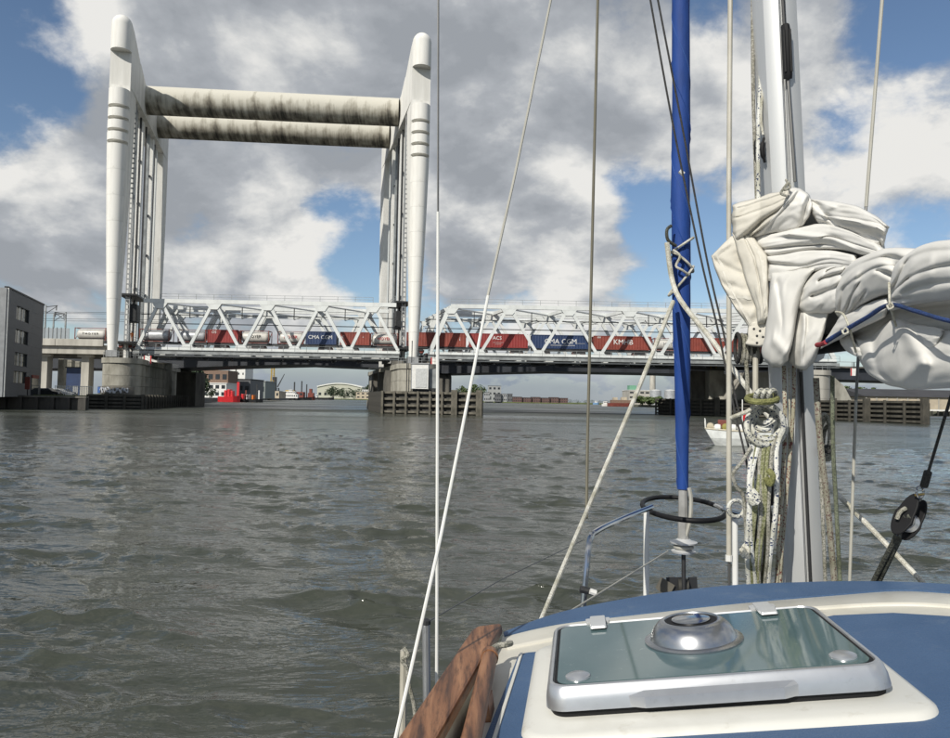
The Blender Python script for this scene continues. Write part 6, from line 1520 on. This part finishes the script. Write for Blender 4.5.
rope('thin cord tying the sail nearer the mast', [(836, 312, 1.735), (843, 314, 1.70), (848, 324, 1.67), (851, 334, 1.68), (856, 352, 1.74)], 2.4, r_white)
rope('thin cord tying the sail nearer the right edge', [(889, 283, 1.485), (889.5, 298, 1.46), (890, 306, 1.44), (893, 316, 1.46), (896, 326, 1.49)], 2.4, r_white)
rope('light lace ring on the blue line nearer the mast', [(843, 331, 1.66), (846, 328, 1.655), (848, 332, 1.655), (844, 334, 1.655), (842, 330, 1.66)], 2.0, r_white)
rope('light lace ring on the blue line nearer the right edge', [(888, 306, 1.43), (891, 303, 1.425), (893, 307, 1.425), (889, 309, 1.425), (887, 305, 1.43)], 2.0, r_white)
# kicking tackle
def kicker():
    r = thing('boom_tackle', 'black pulley block and grey tackle lines below the boom at the right', 'pulley', tuple(W(872, 582, 1.95)))
    Yk = 1.8
    obj('wire', MB().tube([W(966, 352, 1.5), W(950, 400, 1.6), W(926, 480, 1.76)], 3.0 / 2 * 1.7 / 732, 7), r_blk, r)
    obj('thimble', MB().tube([W(928, 472, 1.75), W(924, 486, 1.77)], 7.5 / 2 * 1.77 / 732, 10), r_blk, r)
    obj('shackle', MB().tube([W(920 + 3.6 * math.cos(t), 492 + 6 * math.sin(t), 1.78 + .006 * math.cos(t)) for t in [k * math.pi / 8 for k in range(16)]], 2.6 / 2 * 1.78 / 732, 8, closed=True), m_chrome, r)
    obj('shackle_pin', MB().tube([W(915, 495, 1.775), W(924, 494, 1.775)], 2.4 / 2 * 1.78 / 732, 8), mat('brass', (.5, .36, .13), .3, metal=.8), r)
    ax = (W(921, 497, Yk) - W(899, 538, Yk)).normalized(); c = W(909.5, 517, Yk)
    side = ax.cross(Vector((0, 1, 0))).normalized(); nrm = ax.cross(side).normalized()
    if nrm.y > 0: nrm = -nrm
    tn = (nrm * .45 + side * .9).normalized(); s2 = ax.cross(tn).normalized()
    for k in (-1, 1):
        prof = [c + tn * (.016 * k) + ax * (.056 * math.cos(t)) + s2 * (.026 * math.sin(t) * (1 if math.cos(t) < 0 else .85)) for t in [q * math.pi / 12 for q in range(24)]]
        obj('cheek', MB().loft([prof, [p + tn * .006 * k for p in prof]], smooth=True), m_rubber, r, sharp=40, bevel=.002)
    obj('sheave', MB().lathe([(.008, -.012), (.024, -.012), (.020, 0), (.024, .012), (.008, .012)], c - ax * .012, 22, tn), m_alu2, r)
    obj('strap', MB().bar(c + ax * .06, c - ax * .055, .004, .014, up=tn), m_chrome, r)
    for dx, off in ((0, 0), (4.5, .01)):
        obj('fall', MB().tube([W(906 + dx * .9, 516, Yk - .012 - off), W(892 + dx, 545, 1.86), W(868 + dx * 1.3, 592, 1.98)], 5.2 / 2 * 1.85 / 732, 8), r_dark, r)
    obj('fall', MB().tube(catmull([W(897, 519, Yk - .01), W(900, 512, Yk - .012), W(906, 508, Yk - .012)], 4), 4 / 2 * 1.85 / 732, 8), r_grey, r)
kicker()
# port side: line on the stanchion, rope end by the hand rail
rope('grey rope knotted round the short stanchion at the port rail', [(404, 648, 1.98), (408, 655, 1.97), (402, 660, 1.97), (407, 668, 1.97), (409, 685, 1.97), (414, 705, 1.97), (416, 730, 1.97)], 4.0, r_grey)
rope('grey rope end lying in the socket of the wooden hand rail', [(485, 662, 1.52), (489, 653, 1.56), (497, 646, 1.60), (505, 644.5, 1.60), (511, 643, 1.62)], 6.0, r_grey)

bpy.context.view_layer.update()
